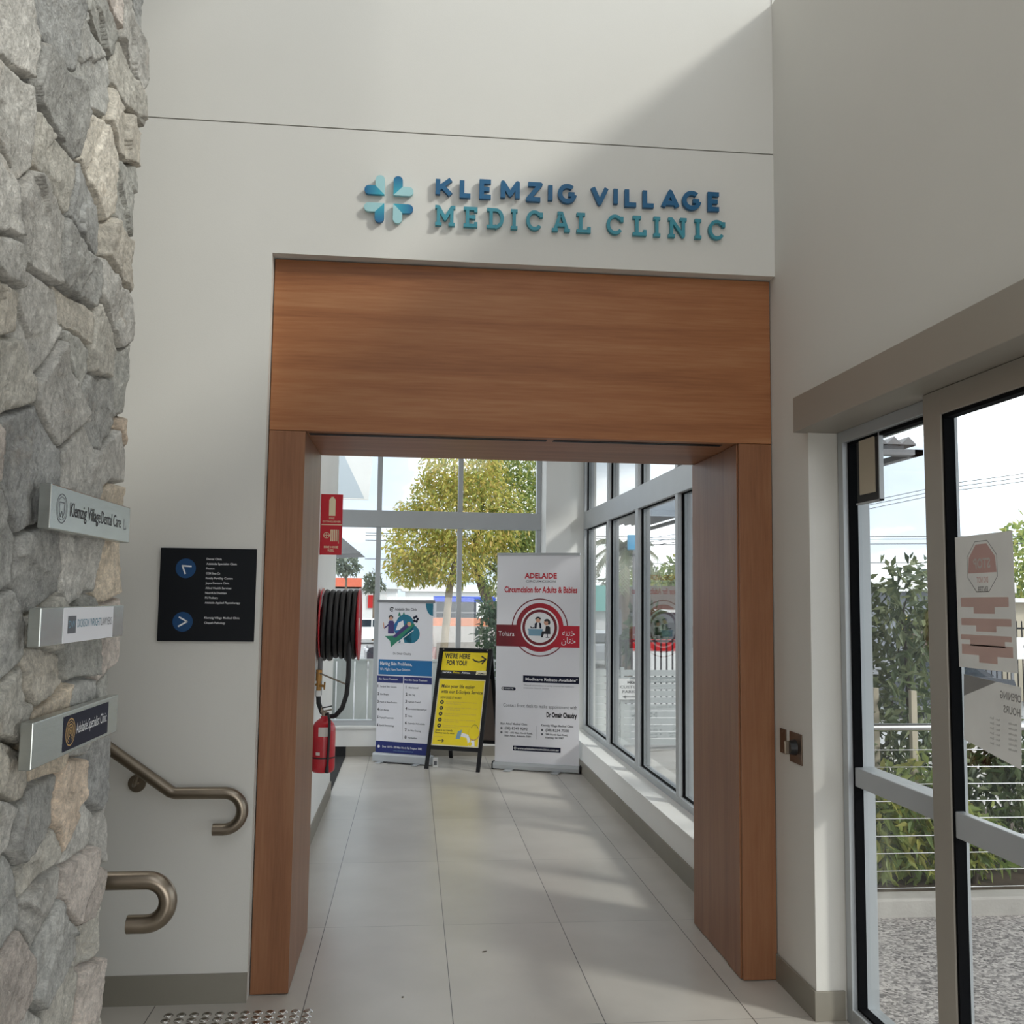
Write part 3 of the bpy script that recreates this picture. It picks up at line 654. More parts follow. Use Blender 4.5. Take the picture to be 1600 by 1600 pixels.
def letter_strokes(c, w, h, t, slab):
    a = t/2; y0, y1, x0, x1 = a, h-a, a, w-a
    S = []
    if not slab:
        if c == 'K': S = [[(x0, y0), (x0, y1)], [(x0, h*.38), (x1, y1)], [(w*.36, h*.55), (x1, y0)]]
        if c == 'L': S = [[(x0, y1), (x0, y0), (x1, y0)]]
        if c == 'E': S = [[(x1, y1), (x0, y1), (x0, y0), (x1, y0)], [(x0, h/2), (x1-a*.6, h/2)]]
        if c == 'M': S = [[(x0, y0), (x0, y1), (w/2, h*.30), (x1, y1), (x1, y0)]]
        if c == 'Z': S = [[(x0, y1), (x1, y1), (x0, y0), (x1, y0)]]
        if c == 'I': S = [[(w/2, y0), (w/2, y1)]]
        if c == 'G': S = [arc(w/2, h/2, w/2-a, h/2-a, math.radians(48), math.radians(352), 26), [(w*.56, h*.47), (x1, h*.47)]]
        if c == 'V': S = [[(x0*.9, y1), (w/2, y0), (w-x0*.9, y1)]]
        if c == 'A': S = [[(x0*.9, y0), (w/2, y1), (w-x0*.9, y0)], [(w*.25, h*.30), (w*.75, h*.30)]]
    else:
        s = w*.16
        foot = lambda x, y, k=s: [(x-k, y), (x+k, y)]
        if c == 'M': xm = w*.17; S = [[(xm, y0), (xm, y1), (w/2, h*.34), (w-xm, y1), (w-xm, y0)], foot(xm, y0), foot(w-xm, y0), [(0, y1), (xm, y1)], [(w-xm, y1), (w, y1)]]
        if c == 'E': xm = w*.28; S = [[(0, y1), (x1, y1), (x1, h*.74)], [(0, y0), (x1, y0), (x1, h*.26)], [(xm, y0), (xm, y1)], [(xm, h/2), (w*.74, h/2)], [(w*.74, h*.40), (w*.74, h*.60)]]
        if c == 'D': xm = w*.24; S = [[(0, y0), (w*.5, y0)]+arc(w*.5, h/2, w*.5-a, h/2-a, -PI/2, PI/2, 18)+[(0, y1)], [(xm, y0), (xm, y1)]]
        if c == 'I': S = [[(w/2, y0), (w/2, y1)], [(0, y0), (w, y0)], [(0, y1), (w, y1)]]
        if c == 'C': S = [arc(w/2, h/2, w/2-a, h/2-a, math.radians(38), math.radians(322), 26), [(w*.90, h*.64), (w*.90, h*.90)]]
        if c == 'A': S = [[(w*.15, y0), (w*.47, y1), (w*.53, y1), (w*.85, y0)], [(w*.28, h*.34), (w*.72, h*.34)], [(0, y0), (w*.32, y0)], [(w*.68, y0), (w, y0)], [(w*.30, y1), (w*.55, y1)]]
        if c == 'L': xm = w*.30; S = [[(xm, y1), (xm, y0)], [(0, y1), (w*.6, y1)], [(0, y0), (x1, y0), (x1, h*.30)]]
        if c == 'N': xm = w*.18; S = [[(xm, y0), (xm, y1), (w-xm, y0), (w-xm, y1)], [(0, y0), (2*xm, y0)], [(0, y1), (xm, y1)], [(w-2*xm, y1), (w, y1)]]
    return S
def split_sharp(strokes, mb, t, mt):
    """cut polylines at sharp corners and round each cut with a disc as wide as the stroke"""
    out = []
    for P in strokes:
        cur = [P[0]]
        for i in range(1, len(P)):
            cur.append(P[i])
            if i < len(P)-1:
                a = (Vector(P[i])-Vector(P[i-1])).normalized(); b = (Vector(P[i+1])-Vector(P[i])).normalized()
                if a.dot(b) < -0.05:
                    out.append(cur); cur = [P[i]]
                    mb.prism([(P[i][0]+t/2*math.cos(2*PI*k/16), P[i][1]+t/2*math.sin(2*PI*k/16)) for k in range(16)], 0.0079, 0.0268, mt)
        out.append(cur)
    return out
sg = thing('clinic_sign', 'raised blue and teal letters with petal emblem above the timber portal', 'sign', (0.56, FRONT, 3.33))
R1 = [('K', .066, .144), ('L', .174, .233), ('E', .263, .325), ('M', .359, .446), ('Z', .474, .55), ('I', .576, .595), ('G', .62, .707), ('V', .772, .854), ('I', .877, .898), ('L', .929, .993), ('L', 1.013, 1.075), ('A', 1.1, 1.185), ('G', 1.199, 1.289), ('E', 1.319, 1.383)]
R2 = [('M', .066, .156), ('E', .194, .256), ('D', .299, .375), ('I', .407, .437), ('C', .477, .552), ('A', .595, .677), ('L', .707, .772), ('C', .846, .924), ('L', .967, 1.031), ('I', 1.064, 1.095), ('N', 1.133, 1.219), ('I', 1.258, 1.288), ('C', 1.322, 1.402)]
for rows, zb, h, t, mt, slab in ((R1, 3.459, 0.091, 0.0205, 'letter_blue', False), (R2, 3.325, 0.093, 0.0150, 'letter_teal', True)):
    for c, a, b in rows:
        mb = MB(frame((a, FRONT, zb), (1, 0, 0), (0, 0, 1)))
        for i_, s_ in enumerate(split_sharp(letter_strokes(c, b-a, h, t, slab), mb, t, mt)): stroke(mb, s_, t, 0.008+0.0001*i_, 0.027+0.00025*i_, mt)
        o = mb.build('letter', sg); o['label'] = ('dark blue capital letter ' if not slab else 'teal slab capital letter ')+c
LCX, LCZ = -0.141, 3.434
def petal(hx, hz, along, mat):
    L, W_, g = 0.089, 0.041, 0.0195
    pts = [(0, 0), (0, L-W_/2)]+[(-W_/2+W_/2*math.cos(t_), L-W_/2+W_/2*math.sin(t_)) for t_ in [PI*k/12 for k in range(13)]]+[(-W_, W_)]
    # built for the upper-left quadrant, vertical petal; swap for the horizontal one
    q = [(x, y) if along == 'v' else (-y, -x) for x, y in pts]
    q = [(LCX+hx*(-x+g) if hx > 0 else LCX-(-x+g), LCZ+hz*(y+g)) for x, y in q]
    mb = MB(frame((0, FRONT, 0), (1, 0, 0), (0, 0, 1))); mb.prism([(a, b) for a, b in q], 0.008, 0.026, mat)
    return mb.build('emblem_petal', sg, 0.0015)
for hx, hz, al, mt in ((-1, 1, 'v', 'petal_pale'), (-1, 1, 'h', 'petal_left'), (1, 1, 'v', 'petal_up'), (1, 1, 'h', 'petal_pale'),
                       (-1, -1, 'h', 'petal_pale'), (-1, -1, 'v', 'petal_down'), (1, -1, 'h', 'petal_right'), (1, -1, 'v', 'petal_pale')):
    petal(hx, hz, al, mt)

# directory board
db = thing('directory_board', 'dark navy square directory board with two blue arrow discs on plaster wall', 'sign', (-0.865, FRONT, 1.472))
F = frame((-1.062, FRONT, 1.472), (1, 0, 0), (0, 0, 1))
m = MB(F); m.prism([(0, 0), (.397, 0), (.397, .392), (0, .392)], 0.0, 0.012, 'board_navy'); m.build('panel', db, 0.001)
m = MB(F)
for t_, y in (('Dental Clinic', .343), ('Adelaide Specialist Clinic', .3225), ('Finance', .3025), ('CCM Sleep Co', .282), ('Family Fertility Centre', .2615), ('Joyce Denture Clinic', .241), ('Allied Health Services', .220), ('NutritUs Dietitian', .1995), ('PU Podiatry', .179), ('Adelaide Applied Physiotherapy', .158), ('Klemzig Village Medical Clinic', .0945), ('Clinpath Pathology', .0735)):
    m.text(t_, .190, y, .0088, 'ink_pale', 0.0125, width=len(t_)*.00485, bold=0.004)
m.build('lettering', db)
for cx, cy, ang in ((.1055, .306, 'ul'), (.1015, .081, 'r')):
    m = MB(F); m.disc(cx, cy, .0415, 0.0124, 'board_blue', 40); m.build('arrow_disc', db)
    m = MB(F)
    if ang == 'ul': m.line(cx-.017, cy+.011, cx+.024, cy+.0085, .0065, .0128, 'ink_pale'); m.line(cx-.0145, cy+.012, cx-.001, cy-.024, .0065, .0128, 'ink_pale')
    else: m.line(cx-.016, cy+.020, cx+.020, cy+.000, .0065, .0128, 'ink_pale'); m.line(cx-.018, cy-.020, cx+.020, cy+.002, .0065, .0128, 'ink_pale')
    m.build('arrow', db)

# three name plates on the stone wall (face plane X = -0.745)
XF = -0.745
def plate(name, label, y0, y1, z0, z1, tilt=0.0):
    t = thing(name, label, 'sign', (-0.765, (y0+y1)/2, z0), 0, 'steel name plates on the stone wall')
    MB().box(XF-0.026, XF, y0, y1, z0, z1, 'brushed_plate').build('plate_box', t, 0.0025)
    return t, frame((XF, y0, z0), (0, 1, 0), (0, 0, 1))
t, F = plate('name_plate', 'silver plate with engraved tooth emblem, topmost of three on the stone wall', -2.215, -1.655, 1.802, 1.896)
m = MB(F); W_, H_ = .56, .094
m.ring(.062, .047, .030, .0318, .0006, 'ink_grey', 32); m.ring(.062, .047, .024, .0252, .0006, 'ink_grey', 32)
for a, b, c, d in ((.048, .060, .048, .040), (.076, .060, .076, .040), (.048, .060, .076, .060), (.048, .040, .055, .028), (.055, .028, .060, .040), (.060, .040, .064, .040), (.064, .040, .069, .028), (.069, .028, .076, .040)): m.line(a, b, c, d, .0022, .0006, 'ink_grey')
m.build('emblem', t); m = MB(F)
m.text('Klemzig Village', .112, .035, .030, 'ink_black', .0006, width=.205, bold=0.006); m.text('Dental Care', .325, .035, .030, 'ink_black', .0006, width=.155)
for a, b, c, d in ((.508, .060, .508, .034), (.508, .034, .524, .034), (.524, .034, .524, .044)): m.line(a, b, c, d, .0025, .0006, 'ink_grey')
m.build('lettering', t)
t, F = plate('name_plate', 'silver plate with white card insert, middle of three on the stone wall', -2.235, -1.672, 1.560, 1.640)
m = MB(F); m.prism([(.125, .002), (.47, .002), (.47, .078), (.125, .078)], 0, .0012, 'print_white'); m.build('card', t)
m = MB(F); m.rect(.150, .202, .022, .060, .0015, 'ink_grey'); m.text('DW', .176, .034, .016, 'ink_steelblue', .0018, width=.04, align='C')
m.text('DICKSON WRIGHT', .212, .034, .018, 'ink_teal', .0015, width=.160); m.text('LAWYERS', .376, .034, .018, 'ink_grey', .0015, width=.082); m.build('lettering', t)
t, F = plate('name_plate', 'silver plate with dark navy insert, lowest of three on the stone wall', -2.245, -1.685, 1.318, 1.412)
m = MB(F); m.prism([(.170, .009), (.478, .009), (.478, .084), (.170, .084)], 0, .001, 'ink_navy'); m.build('insert', t)
m = MB(F)
for r0, r1 in ((.030, .033), (.024, .026), (.017, .020), (.010, .013), (.003, .006)): m.ring(.212, .047, r0*.92, r1*.92, .0014, 'ink_gold', 32, math.radians(-60), math.radians(250) if r0 < .03 else math.radians(300))
m.build('emblem', t); m = MB(F)
m.text('Adelaide Specialist Clinic', .250, .038, .024, 'ink_pale', .0014, width=.215, bold=0.002); m.build('lettering', t)

# ================================================================== HANDRAILS
h1 = thing('handrail', 'brushed steel stair handrail fixed to the plaster wall, bent down to a hook', 'handrail', (-0.9, FRONT, 0.70))
y = -0.135
pts = [(-2.9, y, .859+(2.9-.955)*.70), (-0.962, y, .862), (-0.945, y, .858), (-0.75, y, .858)]+[(-0.75+.0735*math.sin(a), y, .7845+.0735*math.cos(a)) for a in [PI*k/16 for k in range(1, 17)]]+[(-0.792, y, .711)]
MB().tube(pts, 0.0245, 'steel', 20).build('rail', h1)
m = MB(); m.cyl((-1.118, FRONT, .886), (-1.118, FRONT-0.010, .886), 0.036, 'steel', 28); m.build('wall_flange', h1, 0.002)
m = MB(); m.tube([(-1.118, FRONT-0.008, .886), (-1.118, -0.115, .886), (-1.105, y, .915), (-1.095, y, .935)], 0.008, 'steel', 10); m.build('bracket_arm', h1)
h2 = thing('handrail', 'brushed steel handrail hook emerging from behind the stone wall, lower of the two', 'handrail', (-0.75, -1.56, 0.74))
y = -1.48
pts = [(-2.9, y, .890+(2.9-1.25)*.68), (-1.25, y, .890), (-0.705, y, .890)]+[(-0.705+.058*math.sin(a), y, .832+.058*math.cos(a)) for a in [PI*k/16 for k in range(1, 17)]]+[(-0.752, y, .774)]
pts = [pts[0], pts[1], (-1.23, y, .889)]+pts[2:]
MB().tube(pts, 0.0245, 'steel', 20).build('rail', h2)
m = MB(); m.cyl((-1.15, -1.575, .84), (-1.15, -1.562, .84), 0.036, 'steel', 24); m.tube([(-1.15, -1.565, .84), (-1.15, -1.49, .84), (-1.15, y, .87)], 0.008, 'steel', 10); m.build('bracket', h2)

# tactile studs in front of the stairs
m = MB(); m.lathe([(0.0195, 0), (0.0185, 0.002), (0.0135, 0.005), (0.0125, 0.0052), (0.0, 0.0052)], 'polished_steel', 24)
m.ring(0, 0, 0.0, 0.0085, 0.0054, 'steel', 20)
st0 = None; NX, X0, X1 = 12, -0.928, -0.383
for j in range(5):
    for i in range(NX):
        x = X0+(X1-X0)*i/(NX-1); yy = -0.172-0.0497*j
        if st0 is None:
            st0 = m.build('tactile_stud', None, 0, origin=(0, 0, 0)); st0.location = (x, yy, 0.0)
            tag(st0, 'small domed steel warning stud in the floor tiles before the stairs', 'stud', 'tactile warning studs')
        else:
            c = st0.copy(); COL.objects.link(c); c.location = (x, yy, 0.0)

# switches on the right wall
sw = thing('switch_plate', 'small plain bronze plate on the right pier, left of the key switch', 'switch', (RW, -0.099, 1.005))
MB().box(RW-0.005, RW, -0.132, -0.066, 1.003, 1.108, 'bronze_plate').build('plate', sw, 0.001)
for z_ in (1.095, 1.015): m = MB(); m.cyl((RW-0.005, -0.099, z_), (RW-0.007, -0.099, z_), .004, 'steel', 12); m.build('screw', sw)
ks = thing('key_switch', 'square bronze key switch plate with a round knob on the right pier', 'switch', (RW, -0.24, 0.98))
MB().box(RW-0.005, RW, -0.305, -0.175, 0.982, 1.110, 'bronze_plate').build('plate', ks, 0.001)
m = MB(); m.cyl((RW-0.005, -0.235, 1.048), (RW-0.032, -0.235, 1.048), .034, 'black_plastic', 28, .028); m.build('knob', ks, 0.002)
m = MB(); m.box(RW-0.052, RW-0.030, -0.241, -0.229, 1.020, 1.076, 'steel'); m.build('knob_grip', ks, 0.003)

# ================================================================== FIRE GEAR ON THE CORRIDOR WALL
fs = thing('fire_sign', 'red projecting fire extinguisher and hose reel sign on white wall edge', 'sign', (-0.58, 2.60, 1.95))
F = frame((-0.650, 2.60, 1.955), (1, 0, 0), (0, 0, 1))
m = MB(F); m.prism([(0, 0), (.148, 0), (.148, .428), (0, .428)], -0.003, 0, 'red_sign'); m.prism([(-.004, 0), (0, 0), (0, .428), (-.004, .428)], -0.03, 0, 'red_sign'); m.build('panel', fs)
m = MB(F)
m.rect(0.003, .145, .209, .215, .0006, 'ink_cream')
m.flat([(.053, .275), (.098, .275), (.098, .385)]+[(.0755+.0225*math.cos(a), .385+.018*math.sin(a)) for a in [PI*k/8 for k in range(9)]]+[(.053, .385)], .0006, 'ink_cream'); m.rect(.065, .086, .400, .409, .0006, 'ink_cream')
m.text('FIRE', .074, .252, .012, 'ink_cream', .0006, width=.036, align='C', bold=.01); m.text('EXTINGUISHER', .074, .228, .012, 'ink_cream', .0006, width=.126, align='C', bold=.01)
m.ring(.040, .137, .018, .0215, .0006, 'ink_cream', 28); m.rect(.018, .066, .1355, .1395, .0006, 'ink_cream'); m.rect(.038, .042, .116, .160, .0006, 'ink_cream')
for k in range(5): m.rect(.068+k*.0125, .075+k*.0125, .095, .178, .0006, 'ink_cream')
m.rect(.122, .126, .080, .178, .0006, 'ink_cream')
m.text('FIRE HOSE', .074, .047, .015, 'ink_cream', .0006, width=.098, align='C', bold=.015); m.text('REEL', .074, .023, .015, 'ink_cream', .0006, width=.044, align='C', bold=.015)
m.build('pictograms', fs)

hr = thing('hose_reel', 'red wall mounted fire hose reel wound with black rubber hose', 'hose reel', (LW, 2.70, 1.0))
RY, RZ = 2.70, 1.468
AX = ((-0.5, RY, RZ), (0, 1, 0), (0, 0, 1))     # third axis = +X
m = MB(); m.lathe([(0.0, 0.105), (0.09, 0.105), (0.10, 0.112), (0.235, 0.116), (0.252, 0.124), (0.256, 0.132), (0.250, 0.136), (0.230, 0.128), (0.0, 0.122)], 'red_enamel', 64, AX); m.build('front_flange', hr)
m = MB(); m.lathe([(0.0, -0.140), (0.230, -0.140), (0.254, -0.134), (0.254, -0.126), (0.230, -0.130), (0.0, -0.130)], 'red_enamel', 64, AX); m.build('rear_flange', hr)
m = MB(); m.lathe([(0.12, -0.13), (0.12, 0.11)], 'red_enamel', 40, AX); m.lathe([(0.0, 0.122), (0.045, 0.122), (0.045, 0.130), (0.0, 0.130)], 'label_paper', 24, AX); m.cyl((LW, RY, RZ), (-0.6, RY, RZ), .03, 'red_enamel'); m.build('drum', hr)
for k in range(3): pass
m = MB()
for k in range(6):
    xx = -0.605+k*0.0405
    for rr in (0.150, 0.190, 0.226):
        dz = -0.014*(rr > .2)*(k in (0, 1, 4)); jr = random.uniform(-.004, .006)
        m.tube([(xx+random.uniform(-.002, .002)+0.006*math.sin(a), RY+(rr+jr)*math.cos(a), RZ+dz*(0.5-0.5*math.sin(a))+(rr+jr)*math.sin(a)) for a in [2*PI*i/44 for i in range(44)]], 0.0185, 'hose_rubber', 10, closed=True)
m.build('hose_coil', hr)
m = MB()                                        # tail of hose hanging from the drum, looping back to the nozzle
pl = [(-0.425, RY-.19, 1.40), (-0.425, RY-.21, 1.28), (-0.424, RY-.22, 1.12), (-0.432, RY-.22, 1.00), (-0.46, RY-.215, .905), (-0.505, RY-.21, .852), (-0.555, RY-.205, .845), (-0.598, RY-.20, .875), (-0.622, RY-.19, .935), (-0.626, RY-.18, .985)]
m.tube(pl, 0.0165, 'hose_rubber', 12); m.build('hose_tail', hr)
m = MB(); m.cyl((-0.626, RY-.18, .98), (-0.626, RY-.18, 1.02), .020, 'white_plastic', 16); m.cyl((-0.626, RY-.18, 1.015), (-0.626, RY-.18, 1.09), .016, 'brass', 16); m.cyl((-0.626, RY-.18, 1.085), (-0.626, RY-.18, 1.16), .021, 'brass', 16)
m.cyl((-0.645, RY-.18, 1.06), (-0.585, RY-.20, 1.05), .009, 'brass', 10); m.cyl((-0.585, RY-.215, 1.03), (-0.585, RY-.185, 1.075), .006, 'brass', 10); m.build('stop_valve', hr)
m = MB(); m.tube([(-0.645, RY-.19, 1.145), (-0.60, RY-.20, 1.13), (-0.44, RY-.235, 1.068)], .0055, 'steel', 8); m.cyl((-0.44, RY-.235, 1.068), (-0.415, RY-.24, 1.062), .012, 'black_plastic', 12); m.build('hose_guide', hr)
m = MB(); m.cyl((LW+.028, RY-.10, 0.98), (LW+.028, RY-.10, 1.47), .017, 'zinc', 14); m.build('supply_pipe', hr)

fe = thing('fire_extinguisher', 'red fire extinguisher with black hose hung below the hose reel', 'fire extinguisher', (-0.572, 2.40, 0.495))
EX, EY = -0.572, 2.40
m = MB(); m.lathe([(0.0, .495), (.066, .495), (.0765, .508), (.078, .53), (.078, .765), (.075, .79), (.062, .818), (.040, .838), (.024, .846), (.022, .862), (0, .862)], 'red_enamel', 40, ((EX, EY, 0), (1, 0, 0), (0, 1, 0))); m.build('cylinder', fe)
m = MB(); m.cyl((EX, EY, .856), (EX, EY, .89), .018, 'steel', 16); m.bar((EX-.015, EY, .892), (EX+.05, EY-.015, .905), .016, .010, 'steel'); m.bar((EX-.015, EY, .915), (EX+.05, EY-.02, .93), .016, .008, 'black_plastic'); m.bar((EX-.02, EY, .885), (EX-.015, EY, .92), .016, .012, 'steel'); m.build('valve_handle', fe)
m = MB(); m.tube([(EX+.012, EY-.012, .872), (EX+.028, EY-.05, .885), (EX+.042, EY-.078, .84), (EX+.043, EY-.082, .76), (EX+.040, EY-.083, .65), (EX+.036, EY-.083, .54)], .0085, 'hose_rubber', 10); m.cyl((EX+.036, EY-.083, .545), (EX+.034, EY-.083, .50), .010, 'black_plastic', 12, .013); m.build('hose', fe)
m = MB(); m.lathe([(.0795, .588), (.0795, .597)], 'black_plastic', 36, ((EX, EY, 0), (1, 0, 0), (0, 1, 0))); m.build('strap', fe)
m = MB()
for z0, z1, a0, a1, mt in ((.735, .795, -1.95, -1.05, 'label_paper'), (.612, .632, -2.15, -1.78, 'label_paper')):
    n = 10; vs = []
    for i in range(n+1):
        a = a0+(a1-a0)*i/n; vs += [(EX+.0786*math.cos(a), EY+.0786*math.sin(a), z0), (EX+.0786*math.cos(a), EY+.0786*math.sin(a), z1)]
    m.add(vs, [(2*i, 2*i+2, 2*i+3, 2*i+1) for i in range(n)], mt)
m.build('label', fe)

# ================================================================== PULL-UP BANNERS AND A-FRAME
def banner(name, label, p0, p1, hgt, base_h, top_mat, depth=0.085):
    p0, p1 = Vector(p0), Vector(p1); d = (p1-p0); W_ = d.length; rz = math.atan2(d.y, d.x)
    t = thing(name, label, 'banner', (p0.x, p0.y, 0), rz)
    Wm = WM[t.name]
    F = Wm @ frame((0, 0, 0), (1, 0, 0), (0, 0, 1))
    return t, F, Wm, W_
t, F, Wm, W_ = banner('pull_up_banner', 'tall white pull-up banner with red band and circular picture by the corner', (.830, 5.310), (1.628, 5.010), 2.11, .07, 'aluminium')
b2 = t
prof = [(-.045, .012), (-.045, .045), (-.030, .070), (.030, .070), (.045, .045), (.045, .012)]
m = MB(Wm @ frame((0, 0, 0), (0, 1, 0), (0, 0, 1))); m.prism(prof, 0, W_, 'aluminium'); m.build('base', t, 0.002)
for x in (-.012, W_): m = MB(Wm @ frame((x, 0, 0), (0, 1, 0), (0, 0, 1))); m.prism([(-.048, .004), (-.048, .05), (-.03, .075), (.03, .075), (.048, .05), (.048, .004)], 0, .012, 'black_plastic'); m.build('end_cap', t)
for x in (.13, .60): m = MB(Wm); m.box(x, x+.07, -.14, .14, .002, .012, 'aluminium'); m.build('foot', t, 0.001)
m = MB(Wm); m.cyl((W_/2, .03, .06), (W_/2, .03, 2.09), .012, 'aluminium', 12); m.build('pole', t)
m = MB(Wm); m.box(.008, W_-.006, -.010, .014, 2.088, 2.112, 'aluminium'); m.build('top_rail', t, 0.002)
m = MB(F); m.prism([(.008, .066), (W_-.008, .066), (W_-.008, 2.09), (.008, 2.09)], -.001, .0, 'print_white'); sheet = m.build('sheet', t)
m = MB(F); Z = .0008; CX, CZ = .447, 1.381; xl, xr = .008, W_-.008
m.ring(CX, CZ, .272, .283, Z, 'ink_dark_red', 64)
m.build('outer_ring', sheet)
m = MB(F)
yb_, yt_ = 1.191, 1.402
aa = math.asin((yt_-CZ)/.238); ab = math.asin((yb_-CZ)/.238)
up = [(CX+.238*math.cos(a), CZ+.238*math.sin(a)) for a in [PI*.5+(0.5*PI-0.30)*(1-2*i/20)*1.0 for i in range(21)]]
m.rect(xl, xr, yb_, yt_, Z*1.3, 'ink_red_band'); m.disc(CX, CZ, .238, Z*1.6, 'ink_red_band', 64); m.build('red_band', sheet)
m = MB(F); m.ring(CX, CZ, .175, .191, Z*2, 'ink_pale', 64); m.disc(CX, CZ, .148, Z*2, 'ink_pale', 64); m.ring(CX, CZ, .148, .175, Z*1.9, 'ink_dark_red', 64); m.build('medallion', sheet)
m = MB(F); z2 = Z*2.6                           # consultation picture: desk, two seated people
m.rect(.335, .475, 1.300, 1.352, z2, 'ink_steelblue'); m.rect(.328, .480, 1.352, 1.366, z2, 'ink_steelblue')
m.disc(.430, 1.452, .025, z2, 'ink_skin', 20); m.ring(.430, 1.455, .016, .030, z2*1.1, 'ink_black', 20, 0.2, PI-0.2); m.flat([(.395, 1.372), (.465, 1.372), (.462, 1.420), (.445, 1.430), (.415, 1.430), (.398, 1.420)], z2, 'ink_navy'); m.flat([(.415, 1.372), (.447, 1.372), (.440, 1.428), (.421, 1.428)], z2*1.1, 'ink_pale')
m.flat([(.350, 1.395), (.372, 1.380), (.392, 1.385), (.392, 1.372), (.358, 1.372)], z2, 'ink_navy')
m.disc(.516, 1.430, .028, z2, 'ink_skin', 20); m.ring(.520, 1.432, .012, .033, z2*1.1, 'ink_black', 20, -0.9, PI-0.5)
m.flat([(.500, 1.318), (.555, 1.318), (.552, 1.385), (.535, 1.398), (.508, 1.395)], z2, 'ink_black'); m.flat([(.470, 1.345), (.520, 1.345), (.520, 1.318), (.490, 1.318), (.478, 1.285), (.458, 1.285)], z2*1.05, 'ink_black'); m.rect(.522, .530, 1.285, 1.318, z2, 'ink_grey'); m.rect(.508, .546, 1.282, 1.288, z2, 'ink_grey')
m.build('picture', sheet)
m = MB(F)
m.text('ADELAIDE', .452, 1.862, .050, 'ink_red', Z, width=.325, align='C', bold=.035); m.text('CIRCUMCISION', .452, 1.822, .021, 'ink_grey', Z, width=.30, align='C', bold=.01)
m.text('Circumcision for Adults & Babies', .452, 1.722, .058, 'ink_red', Z, width=.735, align='C', bold=.03)
m.build('heading', sheet); m = MB(F)
m.text('Tohara', .030, 1.292, .046, 'ink_pale', Z*2, width=.160, bold=.0)
m.text('\ufeea\ufee8\ufe98\ufea7', .735, 1.305, .060, 'ink_pale', Z*2, width=.125, align='C', bold=.0); m.text('\ufee5\ufe8e\ufe98\ufea7', .735, 1.232, .060, 'ink_pale', Z*2, width=.140, align='C', bold=.0)
m.build('band_text', sheet); m = MB(F)
m.rect(.285, W_-.012, .845, .912, Z, 'ink_navy'); m.text('Medicare Rebate Available*', .570, .865, .027, 'ink_pale', Z*2, width=.52, align='C', bold=.02)
m.text('*Manual circumcision is partly covered for medicare', .290, .812, .012, 'ink_grey', Z, width=.50); m.text('treatment done in rooms', .290, .786, .012, 'ink_grey', Z, width=.25)
m.build('rebate_strip', sheet); m = MB(F)
m.flat([(.082, .762), (.195, .762)]+[(.195+.016*math.cos(a), .778+.016*math.sin(a)) for a in [-PI/2+PI*k/8 for k in range(9)]]+[(.082, .794)]+[(.082+.016*math.cos(a), .778+.016*math.sin(a)) for a in [PI/2+PI*k/8 for k in range(9)]], Z, 'ink_navy'); m.ring(.084, .778, .006, .011, Z*2, 'ink_pale', 16); m.text('SCAN ME', .104, .772, .012, 'ink_pale', Z*2, width=.085)
m.build('scan_badge', sheet); m = MB(F)
m.text('Contact front desk to make appointment with', .455, .603, .034, 'ink_grey', Z, width=.735, align='C'); m.text('Dr Omair Chaudry', .822, .520, .046, 'ink_black', Z, width=.300, align='R', bold=.045)
m.build('contact_text', sheet); m = MB(F)
m.text('Blair Athol Medical Clinic', .062, .430, .020, 'ink_grey', Z, width=.270, bold=.02); m.text('Klemzig Village Medical Clinic', .470, .430, .020, 'ink_grey', Z, width=.320, bold=.02)
m.text('(08) 8349 9292', .105, .383, .026, 'ink_grey', Z, width=.230, bold=.02); m.text('(08) 8234 7500', .515, .383, .026, 'ink_grey', Z, width=.230, bold=.02)
m.text('592 - 600 Main North Road,', .105, .346, .017, 'ink_grey', Z, width=.280, bold=.025); m.text('Blair Athol, Adelaide 5084', .105, .316, .017, 'ink_grey', Z, width=.265, bold=.025)
m.text('288 North East Road,', .515, .346, .017, 'ink_grey', Z, width=.220, bold=.025); m.text('Klemzig, SA 5087', .515, .316, .017, 'ink_grey', Z, width=.180, bold=.025)
for x in (.072, .480):
    for z_ in (.394, .353): m.disc(x, z_, .011, Z, 'ink_grey', 16)
m.rect(.424, .4255, .300, .430, Z, 'ink_grey')
m.build('address_block', sheet); m = MB(F)
m.rect(.190, .665, .185, .232, Z, 'ink_navy'); m.ring(.212, .208, .008, .012, Z*2, 'ink_pale', 16); m.text('www.adelaidecircumcision.com.au', .235, .199, .020, 'ink_pale', Z*2, width=.41, bold=.01)
m.build('web_strip', sheet)

t, F, Wm, W_ = banner('pull_up_banner', 'short white and blue pull-up banner with treatment lists, left of the yellow board', (-.338, 5.780), (.222, 5.512), 1.63, .09, 'aluminium')
W1 = W_
m = MB(Wm @ frame((-.01, 0, 0), (0, 1, 0), (0, 0, 1))); m.prism([(-.05, .010), (-.05, .075), (-.035, .092), (.03, .092), (.05, .06), (.05, .010)], 0, W1+.02, 'aluminium'); m.build('base', t, 0.002)
for x in (.06, .46): m = MB(Wm); m.box(x, x+.06, -.13, .13, .002, .010, 'aluminium'); m.build('foot', t, 0.001)
m = MB(Wm); m.cyl((W1/2, .03, .08), (W1/2, .03, 1.61), .011, 'aluminium', 12); m.build('pole', t)
m = MB(Wm); m.box(-.012, W1+.006, -.012, .014, 1.605, 1.632, 'zinc'); m.build('top_rail', t, 0.002)
m = MB(F); m.prism([(0, .088), (W1-.01, .088), (W1-.01, 1.607), (0, 1.607)], -.001, 0, 'print_white'); sheet = m.build('sheet', t)
m = MB(F); Z = .0008; X1_ = W1-.01
